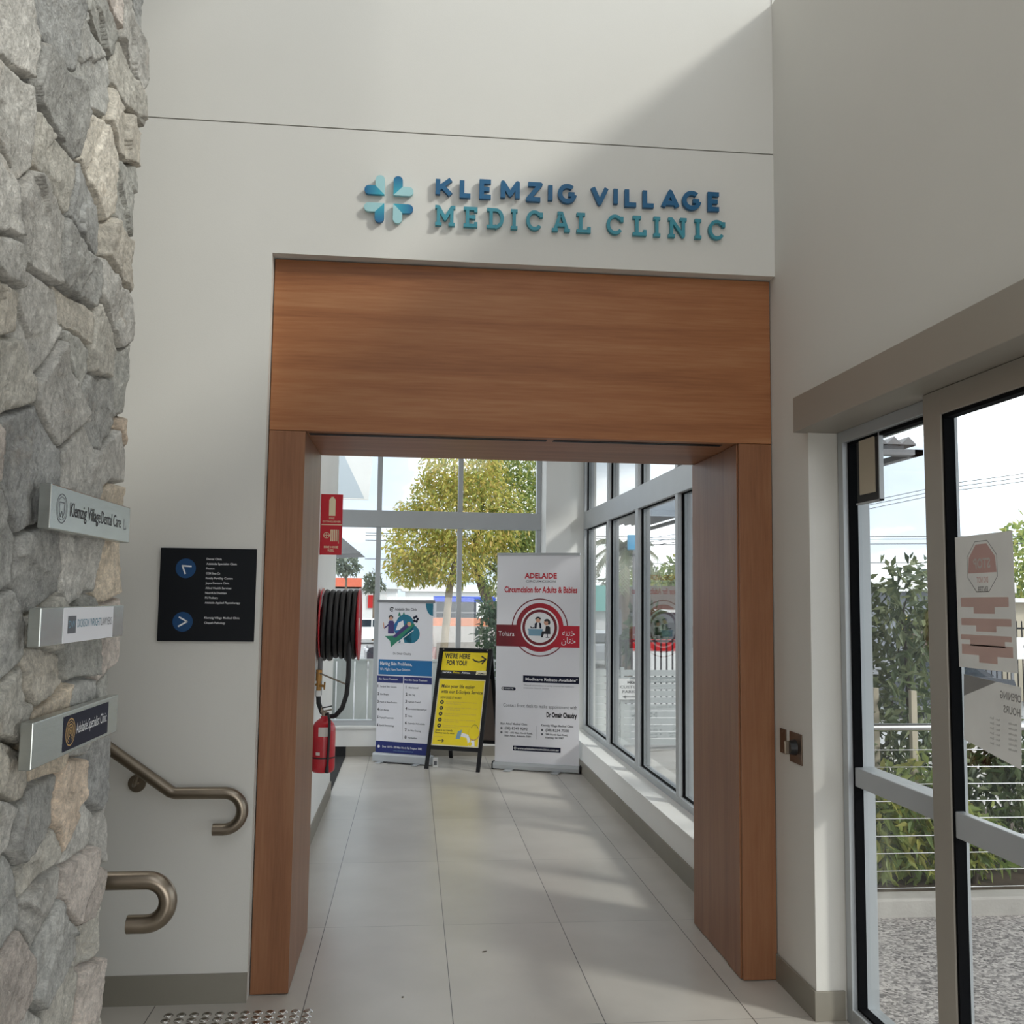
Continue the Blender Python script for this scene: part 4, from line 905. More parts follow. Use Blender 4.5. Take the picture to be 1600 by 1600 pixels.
m.rect(.012, X1_, .872, 1.025, Z, 'ink_blue'); m.text('Having Skin Problems,', .030, .968, .036, 'ink_pale', Z*2, width=.360, bold=.012); m.text('We Might Have Your Solution', .030, .915, .026, 'ink_pale', Z*2, width=.340)
m.build('blue_strip', sheet); m = MB(F)
m.flat([(X1_, 1.600), (X1_-.082, 1.600)]+[(X1_-.082+.082*(1-math.cos(a)), 1.600-.125*math.sin(a)) for a in [PI/2*k/10 for k in range(1, 11)]], Z, 'ink_teal')
m.ring(.148, 1.535, .014, .024, Z, 'ink_black', 24, 0.5, 5.6); m.disc(.150, 1.535, .009, Z, 'ink_black', 12); m.text('Adelaide Skin Clinic', .182, 1.525, .026, 'ink_grey', Z, width=.250, bold=.02)
m.text('Dr. Omair Chaudry', .275, 1.078, .024, 'ink_grey', Z, width=.200, align='C', bold=.01)
m.build('heading', sheet); m = MB(F)
m.rect(0, X1_*.48, .792, .860, Z, 'ink_royal'); m.rect(X1_*.495, X1_, .792, .860, Z, 'ink_royal'); m.rect(X1_*.486, X1_*.489, .235, .79, Z, 'ink_grey')
m.text('Skin Cancer Treatment', .018, .820, .018, 'ink_pale', Z*2, width=.215, bold=.01); m.text('Non-Skin Cancer Treatment', X1_*.51, .820, .018, 'ink_pale', Z*2, width=.250, bold=.01)
for k, s_ in enumerate(('Surgical Skin Cancers', 'Skin Biopsy', 'Punch & Shave Excision', 'Cryo therapy', 'Topical Treatments', 'Special Dermatology')):
    z_ = .742-.078*k; m.text(str(k+1), .008, z_, .026, 'ink_black', Z, bold=.03); m.text(s_, .036, z_+.002, .016, 'ink_grey', Z, width=.0088*len(s_), bold=.02)
for k, s_ in enumerate(('Mole Removal', 'Skin Tag', 'Ingrown Toenail', 'Laceration/Abscess/Cyst', 'Warts', 'Cosmetic Anti-wrinkle', 'Ear Wax Cleaning', 'Vaccinations')):
    z_ = .742-.071*k; m.text(str(k+1), X1_*.53, z_, .028, 'ink_black', Z, bold=.03); m.text(s_, X1_*.585, z_+.003, .016, 'ink_grey', Z, width=.0088*len(s_), bold=.02)
m.build('treatment_list', sheet); m = MB(F)
m.rect(0, X1_, .088, .205, Z, 'ink_royal')
m.text('Shop 10/192 - 200 Main North Rd, Prospect 5082', .075, .142, .020, 'ink_pale', Z*2, width=.44, bold=.01); m.text('www.adelaideskinclinic.com.au', .20, .112, .012, 'ink_steelblue', Z*2, width=.22); m.disc(.035, .150, .014, Z*2, 'ink_pale', 16)
m.build('footer_strip', sheet)
m = MB(F); z2 = Z*1.5                           # treatment picture: round backdrop, green couch, two figures
m.disc(.300, 1.385, .100, z2, 'ink_teal', 40); m.disc(.375, 1.290, .092, z2, 'ink_teal', 40); m.rect(.230, .375, 1.200, 1.300, z2, 'ink_teal'); m.disc(.255, 1.350, .082, z2*1.1, 'ink_blue', 36)
m.flat([(.075, 1.262), (.185, 1.268), (.330, 1.415), (.415, 1.385), (.150, 1.150), (.135, 1.215)], z2*1.4, 'ink_green'); m.flat([(.160, 1.255), (.195, 1.245), (.350, 1.365), (.330, 1.400)], z2*1.7, 'ink_purple'); m.disc(.348, 1.388, .022, z2*1.9, 'ink_skin', 18)
m.line(.165, 1.160, .400, 1.330, .007, z2*2, 'ink_pale'); m.flat([(.110, 1.290), (.180, 1.290), (.178, 1.400), (.165, 1.420), (.125, 1.420), (.112, 1.400)], z2*2, 'ink_purple'); m.disc(.140, 1.448, .024, z2*2, 'ink_skin', 18); m.ring(.140, 1.450, .012, .027, z2*2.2, 'ink_black', 18, 0, PI); m.line(.118, 1.380, .065, 1.340, .014, z2*2.1, 'ink_purple'); m.line(.065, 1.340, .055, 1.400, .010, z2*2.1, 'ink_skin')
m.flat([(.195, 1.320), (.225, 1.400), (.280, 1.425), (.290, 1.370), (.240, 1.330)], z2*1.9, 'ink_pale'); m.flat([(.250, 1.195), (.300, 1.195), (.288, 1.235), (.262, 1.235)], z2*2, 'ink_pale')
for a in range(5): m.disc(.420+.020*math.cos(a*1.3), 1.440+.026*math.sin(a*1.3), .014, z2, 'ink_navy', 10)
for x in (.235, .285): m.flat([(x-.018, 1.470), (x+.018, 1.470), (x, 1.515)], z2*.9, 'ink_green')
m.build('picture', sheet)

# A-frame pavement board
p0, p1 = Vector((.150, 5.328)), Vector((.672, 5.104)); d = p1-p0; WA = d.length
ab_ = thing('a_frame_board', 'black A-frame pavement board with yellow posters, standing between two banners', 'sign board', (p0.x, p0.y, 0), math.atan2(d.y, d.x))
Wm = WM[ab_.name]; LEN, BK = 1.205, 0.345
def aframe(y0, y1, h): return frame((0, y0, 0), (1, 0, 0), (0, y1-y0, h))
FF = Wm @ aframe(0.0, BK, 1.155); FB = Wm @ frame((WA, .70, 0), (-1, 0, 0), (0, BK+.01-.70, 1.155))
for FX, nm in ((FF, 'front_frame'), (FB, 'rear_frame')):
    m = MB(FX)
    for x0, x1, y0, y1 in ((0, .036, 0, LEN), (WA-.036, WA, 0, LEN), (.036, WA-.036, LEN-.036, LEN), (.036, WA-.036, .190, .226), (.036, WA-.036, .895, .935)):
        m.prism([(x0, y0), (x1, y0), (x1, y1), (x0, y1)], -.022, 0, 'black_paint')
    m.build(nm, ab_, 0.002)
m = MB(FF); m.prism([(.036, .935), (WA-.036, .935), (WA-.036, LEN-.036), (.036, LEN-.036)], -.014, -.008, 'black_paint'); m.prism([(.036, .226), (WA-.036, .226), (WA-.036, .895), (.036, .895)], -.014, -.008, 'black_paint'); m.build('panel', ab_)
m = MB(FB); m.prism([(.036, .226), (WA-.036, .226), (WA-.036, LEN-.036), (.036, LEN-.036)], -.014, -.008, 'render_brown'); m.build('rear_panel', ab_)
m = MB(FF); zz = -.0074; xa, xb = .045, WA-.045
m.rect(xa, xb, .975, LEN-.040, zz, 'ink_yellow'); m.rect(xa, xb, .938, .975, zz, 'ink_black')
m.text("WE'RE HERE", .070, 1.100, .048, 'ink_black', zz+.0006, width=.270, bold=.035); m.text('FOR YOU!', .098, 1.030, .048, 'ink_black', zz+.0006, width=.215, bold=.035)
cpts = [(.370, 1.098), (.400, 1.078), (.440, 1.070), (.480, 1.085), (.500, 1.095)]
for a, b in zip(cpts[:-1], cpts[1:]): m.line(a[0], a[1], b[0], b[1], .014, zz+.0006, 'ink_black')
m.line(.460, 1.130, .512, 1.098, .014, zz+.0006, 'ink_black'); m.line(.470, 1.050, .512, 1.100, .014, zz+.0006, 'ink_black')
m.text('Service.', .065, .948, .018, 'ink_pale', zz+.0006, width=.100, bold=.02); m.text('Price.', .180, .948, .018, 'ink_yellow', zz+.0006, width=.072, bold=.02); m.text('Advice.', .270, .948, .018, 'ink_pale', zz+.0006, width=.090, bold=.02)
m.flat([(.420, .940), (.535, .940), (.535, .972), (.520, .984), (.425, .980)], zz+.0008, 'ink_cream'); m.text('CHEMIST', .430, .946, .016, 'ink_black', zz+.0012, width=.095, bold=.03)
m.build('top_poster', ab_)
m = MB(FF); m.rect(.038, WA-.038, .230, .892, zz-.0003, 'ink_cream'); m.rect(.048, WA-.048, .240, .882, zz, 'ink_yellow'); k_ = zz+.0006
m.text('Make your life easier', .075, .800, .034, 'ink_black', k_, width=.350, bold=.015); m.text('with our E-Scripts Service', .075, .746, .034, 'ink_black', k_, width=.440, bold=.015); m.text('HOW DOES IT WORK?', .078, .690, .022, 'ink_black', k_, width=.220, bold=.01)
for i, s_ in enumerate(('Ask your doctor for an electronic prescription', 'Your doctor sends you a token by SMS or email', 'Forward the token to us to prepare', 'We get your script ready to be picked up', 'Come in or have it delivered to you')):
    z_ = .655-.058*i; m.disc(.098, z_, .020, k_, 'ink_black', 20); m.disc(.098, z_, .006, k_+.0004, 'ink_yellow', 10); m.text(s_, .140, z_, .011, 'ink_gold', k_, width=.33); m.text(s_[:18], .140, z_-.018, .011, 'ink_gold', k_, width=.16)
m.text('Speak to our friendly', .065, .372, .017, 'ink_black', k_, width=.180, bold=.01); m.text('Pharmacy team for more', .065, .346, .017, 'ink_black', k_, width=.200, bold=.01); m.text('or scan here', .065, .312, .012, 'ink_gold', k_, width=.090)
m.line(.100, .278, .160, .278, .007, k_, 'ink_black'); m.line(.145, .292, .165, .278, .007, k_, 'ink_black'); m.line(.145, .264, .165, .278, .007, k_, 'ink_black')
m.flat([(.300, .375), (.345, .395), (.330, .305), (.285, .300)], k_, 'ink_steelblue'); m.flat([(.335, .330), (.400, .318), (.425, .240), (.450, .240), (.425, .345), (.345, .365)], k_, 'ink_pale')
m.disc(.470, .365, .060, k_, 'ink_gold', 28, .070); m.disc(.468, .370, .055, k_+.0003, 'ink_yellow', 28, .064); m.ring(.470, .415, .030, .034, k_+.0005, 'ink_black', 20, 0, PI); m.flat([(.440, .242), (.490, .242), (.480, .310), (.450, .300)], k_, 'ink_pale'); m.disc(.440, .262, .020, k_+.0006, 'ink_yellow', 16)
m.build('main_poster', ab_)
for hx_ in (.05, WA-.05): m = MB(Wm); m.cyl((hx_, BK-.01, 1.14), (hx_, BK+.05, 1.14), .008, 'steel', 10); m.build('hinge', ab_)

# small things on the corridor floor
m = MB(); m.box(.235, .285, 5.40, 5.44, 0, .088, 'white_plastic'); m.box(.245, .275, 5.394, 5.40, .02, .06, 'ink_grey'); solo('power_adapter', m, 'small white power adapter standing beside the short banner foot', 'adapter', 0.004)
m = MB(); m.tube([(.20, 5.50, .006), (.14, 5.52, .005), (.08, 5.50, .005), (-.02, 5.56, .005), (-.10, 5.60, .005), (-.20, 5.62, .005), (-.27, 5.70, .005)], .0045, 'black_plastic', 8); solo('floor_cable', m, 'thin black cable lying on the floor under the short blue banner', 'cable')
for x, y_, a, l, lab in ((.375, .435, 0.3, .026, 'dark leaf fragment on the floor near the tile joint'), (-.005, -.06, 0.9, .012, 'tiny dark crumb on the floor tiles before the portal')):
    m = MB(Matrix.Translation((x, y_, .0005)) @ Matrix.Rotation(a, 4, 'Z')); m.prism([(-l/2, 0), (-l*.2, -.004), (l*.3, -.003), (l/2, .002), (0, .005)], 0, .0015, 'soil'); solo('leaf_fragment', m, lab, 'debris')

# papers taped to the sliding leaf, printed side outwards (seen reversed)
XP = 1.745
def poster(name, label, y0, y1, z0, z1, tilt):
    c = Vector((XP, (y0+y1)/2, (z0+z1)/2)); t = thing(name, label, 'poster', (XP, c.y, z0))
    F = frame((XP, 0, 0), (0, -1, 0), (0, 0, 1)) ; R = Matrix.Translation((-c.y, c.z, 0)) @ Matrix.Rotation(tilt, 4, 'Z') @ Matrix.Translation((c.y, -c.z, 0))
    return t, F @ R
t, F = poster('stop_poster', 'white paper with faded pink stop notice taped to the sliding door glass', -1.630, -1.328, 1.470, 1.884, math.radians(.5))
m = MB(F); m.prism([(1.328, 1.470), (1.630, 1.470), (1.630, 1.884), (1.328, 1.884)], 0, .0006, 'paper'); m.build('sheet', t)
m = MB(F); kz = .0010
cx, cz, r = 1.472, 1.785, .075
oc = [(cx+r*math.cos(PI/8+PI/4*k), cz+r*math.sin(PI/8+PI/4*k)) for k in range(8)]
m.ring(cx, cz, .083, .086, kz, 'paper_grey', 8, PI/8, PI/8+2*PI)
m.flat([p for p in oc if p[1] > cz-.03] and [(cx-.075, cz-.02), (cx+.075, cz-.02), (cx+.069, cz+.029), (cx+.029, cz+.069), (cx-.029, cz+.069), (cx-.069, cz+.029)], kz, 'paper_red')
m.text('STOP', cx, cz-.005, .030, 'paper', kz*1.4, width=.090, align='C', bold=.03, mirror=True); m.text('DO NOT', cx, cz-.050, .018, 'paper_red', kz, width=.060, align='C', bold=.02, mirror=True); m.text('ENTER', cx, cz-.078, .016, 'paper_grey', kz, width=.055, align='C', bold=.02, mirror=True)
for z_, x0, x1, h, mt in ((1.660, 1.350, 1.600, .030, 'paper_pink'), (1.640, 1.420, 1.530, .020, 'paper_pink'), (1.603, 1.350, 1.610, .022, 'paper_pink'), (1.585, 1.430, 1.535, .018, 'paper_pink'), (1.558, 1.345, 1.608, .016, 'paper_pink'), (1.540, 1.395, 1.575, .018, 'paper_pink'), (1.512, 1.348, 1.612, .032, 'paper_pink'), (1.490, 1.440, 1.535, .022, 'paper_pink')): m.rect(x0, x1, z_, z_+h, kz, mt)
m.build('print', t)
t, F = poster('hours_poster', 'white opening hours sheet taped below the stop notice on door glass', -1.640, -1.350, 1.215, 1.440, math.radians(-3))
m = MB(F); m.prism([(1.350, 1.235), (1.640, 1.205), (1.640, 1.440), (1.350, 1.440)], 0, .0006, 'paper'); m.build('sheet', t)
m = MB(F); m.flat([(1.350, 1.440), (1.525, 1.440), (1.350, 1.372)], kz, 'paper_grey'); m.text('OPENING', 1.590, 1.395, .022, 'paper_grey', kz, width=.100, align='C', bold=.02, mirror=True); m.text('HOURS', 1.596, 1.355, .022, 'paper_grey', kz, width=.080, align='C', bold=.02, mirror=True)
for k in range(6): m.text('9am - 5pm', 1.515, 1.325-.015*k, .007, 'paper_grey', kz, width=.05, align='C', mirror=True); m.text('Monday', 1.600, 1.325-.015*k, .007, 'paper_grey', kz, width=.04, align='C', mirror=True)
m.build('print', t)

# ================================================================== OUTSIDE
m = MB(); m.box(-90, 120, -30, 170, -1.4, -1.05, 'asphalt'); struct('ground_street', m, 'grey street and car park surface beyond the building', 'ground')
m = MB(); m.box(1.92, 9.0, -8.0, 0.81, -0.3, -0.012, 'exposed_aggregate'); struct('ground_patio', m, 'speckled exposed aggregate paving outside the sliding doors', 'paving')
m = MB(); m.box(1.95, 9.0, 3.2, 8.6, -1.2, -0.28, 'concrete'); m.box(-6.0, 1.95, 6.32, 9.0, -1.2, -0.28, 'concrete'); struct('ground_forecourt', m, 'concrete forecourt between the building and the slatted fence', 'paving')
m = MB(); m.box(1.95, 9.0, 0.81, 0.95, -0.3, 0.085, 'concrete'); solo('garden_kerb', m, 'pale concrete kerb between aggregate paving and garden bed', 'kerb', 0.012)
m = MB(); m.box(1.95, 9.0, 0.95, 3.2, -0.4, 0.03, 'soil'); struct('ground_garden_bed', m, 'soil garden bed behind the concrete kerb', 'garden bed')

# wire balustrade along the kerb
bl = thing('wire_balustrade', 'steel handrail with nine horizontal wires along the garden kerb', 'balustrade', (3.5, 1.0, 0.085))
m = MB(); m.cyl((1.97, 1.0, .968), (6.5, 1.0, .968), .022, 'polished_steel', 20); m.build('top_rail', bl)
for x in (2.05, 4.35, 6.4): m = MB(); m.cyl((x, 1.0, .02), (x, 1.0, .95), .021, 'polished_steel', 16); m.build('post', bl)
for k in range(9): m = MB(); z = .841-.0945*k; m.cyl((2.05, 1.0, z), (6.4, 1.0, z), .0032, 'polished_steel', 8); m.build('wire', bl)

# leaves
RS = np.random.RandomState(5)
def leaves(mb, blobs, n, L, W_, mat, droop=0.3, shell=0.55):
    wts = np.array([b[1][0]*b[1][1]*b[1][2] for b in blobs])**0.75; wts /= wts.sum()
    pick = RS.choice(len(blobs), n, p=wts)
    for k in range(n):
        c, r = blobs[pick[k]]
        u = RS.normal(size=3); u /= np.linalg.norm(u); rr = shell+(1-shell)*RS.rand()**0.6
        rr *= 0.86+0.28*RS.rand()
        p = Vector((c[0]+u[0]*r[0]*rr, c[1]+u[1]*r[1]*rr, c[2]+u[2]*r[2]*rr))
        d = Vector(RS.normal(size=3)*0.75+u*0.6+np.array([0, 0, -droop])).normalized()
        s = d.cross(Vector(RS.normal(size=3))).normalized(); nn = d.cross(s)
        l = L*(0.7+0.6*RS.rand()); w_ = W_*(0.7+0.6*RS.rand())
        mid = p+d*l*0.45+nn*l*0.06; tip = p+d*l+Vector((0, 0, -droop*l*0.3))
        b = len(mb.v); mb.v += [p, mid+s*w_/2, tip, mid-s*w_/2]; mb.f.append((b, b+1, b+2, b+3)); mb.mi.append(mb.m(mat)); mb.sm.append(False)
def tree(name, label, trunk, blobs, n, L, W_, leaf, bark, droop=0.3, group=None, shell=0.5, limbs=4, cat='tree'):
    base = trunk[0][0]
    t = thing(name, label, cat, base, 0, group)
    m = MB(); m.tube([p for p, r in trunk], [r for p, r in trunk], bark, 10)
    top, rt = Vector(trunk[-1][0]), trunk[-1][1]
    for i in range(limbs):
        c, r = blobs[i % len(blobs)]; q = Vector(c)+Vector((RS.uniform(-.5, .5)*r[0], RS.uniform(-.5, .5)*r[1], RS.uniform(0, .6)*r[2]))
        m.tube([top-Vector((0, 0, rt)), (top+q)/2+Vector((0, 0, .15*r[2])), q], [rt*.75, rt*.45, rt*.15], bark, 7)
    m.build('trunk', t)
    m = MB(); leaves(m, blobs, n, L, W_, leaf, droop, shell); m.build('foliage', t)
    return t

# street trees at the end window
tree('street_tree', 'large yellow-green street tree with straight trunk, left of two behind the end window',
     [((.60, 15.9, -1.05), .095), ((.66, 15.85, .4), .085), ((.76, 15.8, 1.8), .075), ((.95, 15.8, 2.8), .05)],
     [((1.15, 15.6, 3.35), (1.15, 1.2, 1.05)), ((.15, 15.7, 2.75), (.72, .9, .70)), ((.0, 15.8, 2.25), (.55, .7, .38)), ((1.0, 15.5, 4.4), (.85, 1.0, .9)), ((.75, 15.5, 2.35), (.8, .9, .45)), ((-.1, 15.8, 3.35), (.35, .5, .30)), ((.2, 15.7, 3.75), (.25, .4, .5))],
     15000, .100, .046, 'leaf_autumn', 'pale_bark', .5, 'street trees behind the end window')
tree('street_tree', 'yellow-green street tree with leaning grey trunk, right of two behind the end window',
     [((2.05, 16.9, -1.05), .13), ((1.93, 16.8, .9), .12), ((1.55, 16.75, 1.8), .11), ((1.25, 16.7, 2.6), .08)],
     [((2.2, 16.5, 3.5), (1.0, 1.2, 1.2)), ((2.35, 16.4, 2.55), (.75, .9, .60)), ((1.8, 16.4, 2.0), (.40, .6, .38)), ((2.3, 16.5, 4.9), (1.0, 1.0, .9)), ((2.9, 16.6, 3.4), (.9, 1.0, .9))],
     12000, .105, .046, 'leaf_green', 'bark', .5, 'street trees behind the end window')
tree('shrub', 'dark green bush outside the end window beside the red banner', [((1.25, 9.8, -1.05), .03), ((1.25, 9.8, .6), .02)],
     [((1.22, 9.8, 1.15), (.30, .35, .42)), ((1.30, 9.8, .6), (.40, .4, .5)), ((1.12, 9.8, 1.5), (.16, .2, .18))], 1500, .10, .045, 'leaf_dark', 'dark_bark', .4, None, .3, 3, 'shrub')

# garden shrubs at the doors
SH = [('tall glossy shrub behind the wire balustrade, rising above the steel rail', (3.20, 1.75), [((3.18, 1.75, 1.62), (.24, .28, .36)), ((3.20, 1.75, 1.0), (.34, .32, .50)), ((3.12, 1.7, .45), (.32, .3, .4)), ((3.36, 1.75, 1.45), (.16, .2, .34))], 1900, 'leaf_hedge'),
      ('leafy shrub close to the sidelight frame, left of the tallest shrub', (2.88, 1.95), [((2.92, 2.0, 1.55), (.20, .26, .38)), ((2.90, 1.95, .95), (.26, .3, .5)), ((2.86, 1.85, .4), (.30, .3, .36))], 1500, 'leaf_hedge'),
      ('low dense shrub behind the wires, at the right of the tallest shrub', (3.75, 1.6), [((3.72, 1.6, .48), (.34, .3, .42)), ((3.85, 1.6, .72), (.22, .24, .22))], 1200, 'leaf_hedge'),
      ('low garden shrub at far right behind the wires', (4.35, 1.7), [((4.3, 1.7, .45), (.42, .32, .42))], 1000, 'leaf_dark'),
      ('low garden shrub below the taller leafy shrub near the sidelight', (2.62, 1.45), [((2.62, 1.45, .35), (.26, .26, .34))], 800, 'leaf_dark'),
      ('small bright shrub low behind the wires near the kerb', (3.32, 1.25), [((3.30, 1.28, .28), (.28, .14, .22)), ((3.02, 1.24, .40), (.26, .10, .40)), ((2.75, 1.25, .35), (.2, .1, .34))], 1100, 'leaf_green')]
for lab, (x, y), bl_, n, lf in SH:
    zt = max(c[2] for c, r in bl_)
    t = tree('garden_shrub', lab, [((x, y, .02), .022), ((x+.02, y, zt*.5), .018), ((x-.01, y, zt), .008)], bl_, n, .095, .034, lf, 'dark_bark', .45, 'shrubs in the garden bed', .25, 3, 'shrub')
for x, y, z1, lab in ((2.92, 1.62, 1.13, 'pale timber stake among shrubs, left of two'), (3.03, 1.36, 1.138, 'pale timber stake just behind the steel rail, right of two')):
    m = MB(); m.bar((x, y, 0.02), (x, y, z1), .036, .036, 'timber_stake', (0, 1, 0)); solo('timber_stake', m, lab, 'stake', 0.002, 'timber stakes in the garden bed')

# bordered panel in the top corner of the sidelight glass
bs = thing('glass_panel', 'small black bordered panel in the top corner of the sidelight glass', 'panel', (1.798, -.64, 2.068))
MB().box(1.792, 1.806, -.736, -.545, 2.068, 2.350, 'black_paint').build('border', bs, 0.002)
MB().box(1.7885, 1.793, -.703, -.573, 2.100, 2.320, 'render_tan').build('face', bs, 0.001)
MB().box(1.789, 1.806, -.742, -.735, 2.062, 2.350, 'aluminium').box(1.789, 1.806, -.742, -.540, 2.062, 2.069, 'aluminium').build('edge_strip', bs)

# verandah with folded deck beside the corridor
vr = thing('verandah_roof', 'grey folded metal verandah roof edge high outside the doors', 'roof', (3.0, 6.0, 2.75))
VX = 2.78
m = MB(); m.box(VX, 4.05, 3.0, 3.10, 2.845, 2.890, 'zinc'); m.box(3.98, 4.05, 3.0, 12.0, 2.845, 2.890, 'zinc'); m.box(VX, 3.90, 3.02, 3.12, 2.890, 2.930, 'zinc'); m.build('beam', vr)
top = []; x = VX
while x < 3.92: top += [(x, 2.930), (x+.060, 2.988)]; x += .12
top.append((3.98, 2.93)); n = len(top)
m = MB(); vs = [(a, y, b) for y in (2.98, 12.0) for a, b in top]; m.add(vs, [(i, i+1, n+i+1, n+i) for i in range(n-1)], 'zinc')
vs = [(a, y, b-.012) for y in (2.98, 12.0) for a, b in top]; m.add(vs, [(n+i, n+i+1, i+1, i) for i in range(n-1)], 'zinc')
vs = [(a, 2.98, z_) for z_ in (0, 1) for a, b in top]; vs = [(a, 2.98, b) for a, b in top]+[(a, 2.98, 2.925) for a, b in top]; m.add(vs, [(n+i, n+i+1, i+1, i) for i in range(n-1)], 'zinc'); m.build('deck', vr)
for y in (6.0, 9.0): m = MB(); m.box(VX, 4.0, y, y+.08, 2.85, 2.92, 'zinc'); m.build('rafter', vr)
for y in (9.6, 11.9): m = MB(); m.cyl((VX+.05, y, -.28), (VX+.05, y, 2.85), .03, 'zinc', 12); m.build('post', vr)
ec = thing('sun_blocker_canopy', 'added unseen flat slab over the paving blocking sun from doors and corridor', 'roof', (3.4, -1.5, 3.45))  # unseen slab added to keep sun patches off the corridor floor
m = MB(); m.box(1.92, 4.6, -6.0, 2.2, 3.45, 3.60, 'zinc'); m.build('deck', ec)
m = MB(); m.box(4.5, 4.6, -6.0, 2.2, 3.38, 3.66, 'aluminium_box'); m.build('fascia', ec)

m = MB(); m.box(1.95, 3.1, 2.3, 6.9, 3.80, 3.95, 'render_white'); solo('sun_blocker_eave', m, 'added unseen white slab above the corridor side windows blocking sun from the corner pier', 'roof')  # unseen overhang added to keep sun off the corner pier

# fences
fp = thing('panel_fence', 'pale grey vertical panel fence outside the end window', 'fence', (-1.0, 8.3, -.28))
for i, x in enumerate((-3.6, -2.7, -1.8, -.9, 0.0, .9)):
    m = MB()
    for k in range(5): m.box(x+.03+k*.168, x+.03+k*.168+.150, 8.29+.008*(k % 2), 8.31+.008*(k % 2), -.25, .845, 'colorbond')
    m.box(x+.03, x+.87, 8.285, 8.32, .835, .865, 'colorbond'); m.build('panel', fp)
    MB().box(x-.03, x+.03, 8.27, 8.33, -.28, .875, 'colorbond').build('post', fp)
sf = thing('slat_fence', 'grey horizontal slat fence outside the corridor side windows', 'fence', (3.6, 8.25, -.28))
for i, x in enumerate((1.9, 2.75, 3.6, 4.45)):
    m = MB()
    for k in range(11): m.box(x+.02, x+.83, 8.24, 8.262, -.22+k*.089, -.22+k*.089+.074, 'slat_grey')
    m.build('slat_panel', sf)
for x in (1.9, 2.75, 3.6, 4.45, 5.3): MB().box(x-.022, x+.022, 8.225, 8.285, -.28, .775, 'slat_grey').build('post', sf)
ps = thing('parking_sign', 'white customer parking sign with arrow on the slat fence', 'sign', (2.88, 8.2, .36))
F = frame((2.69, 8.20, .365), (1, 0, 0), (0, 0, 1)); m = MB(F); m.prism([(0, 0), (.40, 0), (.40, .272), (0, .272)], -.004, 0, 'render_white'); m.build('panel', ps)
m = MB(F); m.text('MORE', .20, .205, .034, 'ink_black', .001, width=.16, align='C', bold=.02); m.text('CUSTOMER', .20, .145, .034, 'ink_black', .001, width=.36, align='C', bold=.02); m.text('PARKING', .20, .085, .034, 'ink_black', .001, width=.30, align='C', bold=.02)
m.line(.07, .035, .34, .035, .012, .001, 'ink_black'); m.flat([(.05, .035), (.10, .058), (.10, .012)], .001, 'ink_black'); m.build('lettering', ps)
pf = thing('picket_fence', 'dark steel picket railing beyond the slat fence', 'fence', (4.6, 11.5, -1.05))
m = MB(); m.box(3.2, 6.6, 11.49, 11.51, .96, .995, 'black_paint'); m.box(3.2, 6.6, 11.49, 11.51, .0, .03, 'black_paint'); m.build('rail', pf)
for k in range(35): m = MB(); m.box(3.22+k*.098, 3.248+k*.098, 11.492, 11.508, -.1, 1.02, 'black_paint'); m.build('picket', pf)
for x in (3.2, 4.9, 6.6): m = MB(); m.box(x-.025, x+.025, 11.475, 11.525, -1.05, 1.05, 'black_paint'); m.build('post', pf)

rb = thing('hoarding_board', 'red topped white board behind the dark picket railing', 'board', (5.4, 14, -1.05))
m = MB(); m.box(4.2, 6.6, 14.0, 14.06, -1.05, .68, 'render_white'); m.build('lower_panel', rb); m = MB(); m.box(4.2, 6.6, 13.99, 14.07, .68, .90, 'tail_red'); m.build('upper_panel', rb)

# neighbouring eave seen through the left of the end window
ne = thing('neighbour_eave', 'pale blue-grey gable eave of the next building, top left of the end window', 'roof', (-1.6, 8.4, 2.88))
m = MB(frame((0, 7.8, 0), (1, 0, 0), (0, 0, 1))); m.prism([(-2.8, 2.88), (-.62, 2.88), (-1.05, 3.75), (-2.8, 3.75)], -.03, 0, 'eave_blue'); m.build('gable', ne)
m = MB(frame((0, 8.5, 0), (1, 0, 0), (0, 0, 1))); m.prism([(-.95, 2.93), (-.60, 2.93), (-.56, 3.45), (-.75, 3.95), (-1.3, 3.95)], -.04, 0, 'render_white'); m.build('fascia', ne)
m = MB(); m.box(-2.8, -1.0, 7.83, 8.15, -.28, 3.4, 'render_white'); m.build('wall', ne)
fv = thing('far_verandah', 'small grey corrugated verandah roof seen beside the red fire sign', 'roof', (-1.6, 18, -1.05))
m = MB(); vs = [(-2.6, 17.6, 3.1), (-1.62, 17.6, 2.98), (-1.18, 17.6, 2.62), (-2.6, 17.6, 2.55), (-2.6, 20, 3.1), (-1.62, 20, 2.98), (-1.18, 20, 2.62), (-2.6, 20, 2.55)]
m.add(vs, [(0, 1, 2, 3)[::-1], (4, 5, 6, 7), (0, 4, 5, 1), (1, 5, 6, 2), (2, 6, 7, 3), (3, 7, 4, 0)], 'zinc'); m.build('roof', fv)
m = MB(); m.box(-2.6, -1.95, 17.7, 20, -1.05, 2.6, 'eave_blue'); m.build('wall', fv)

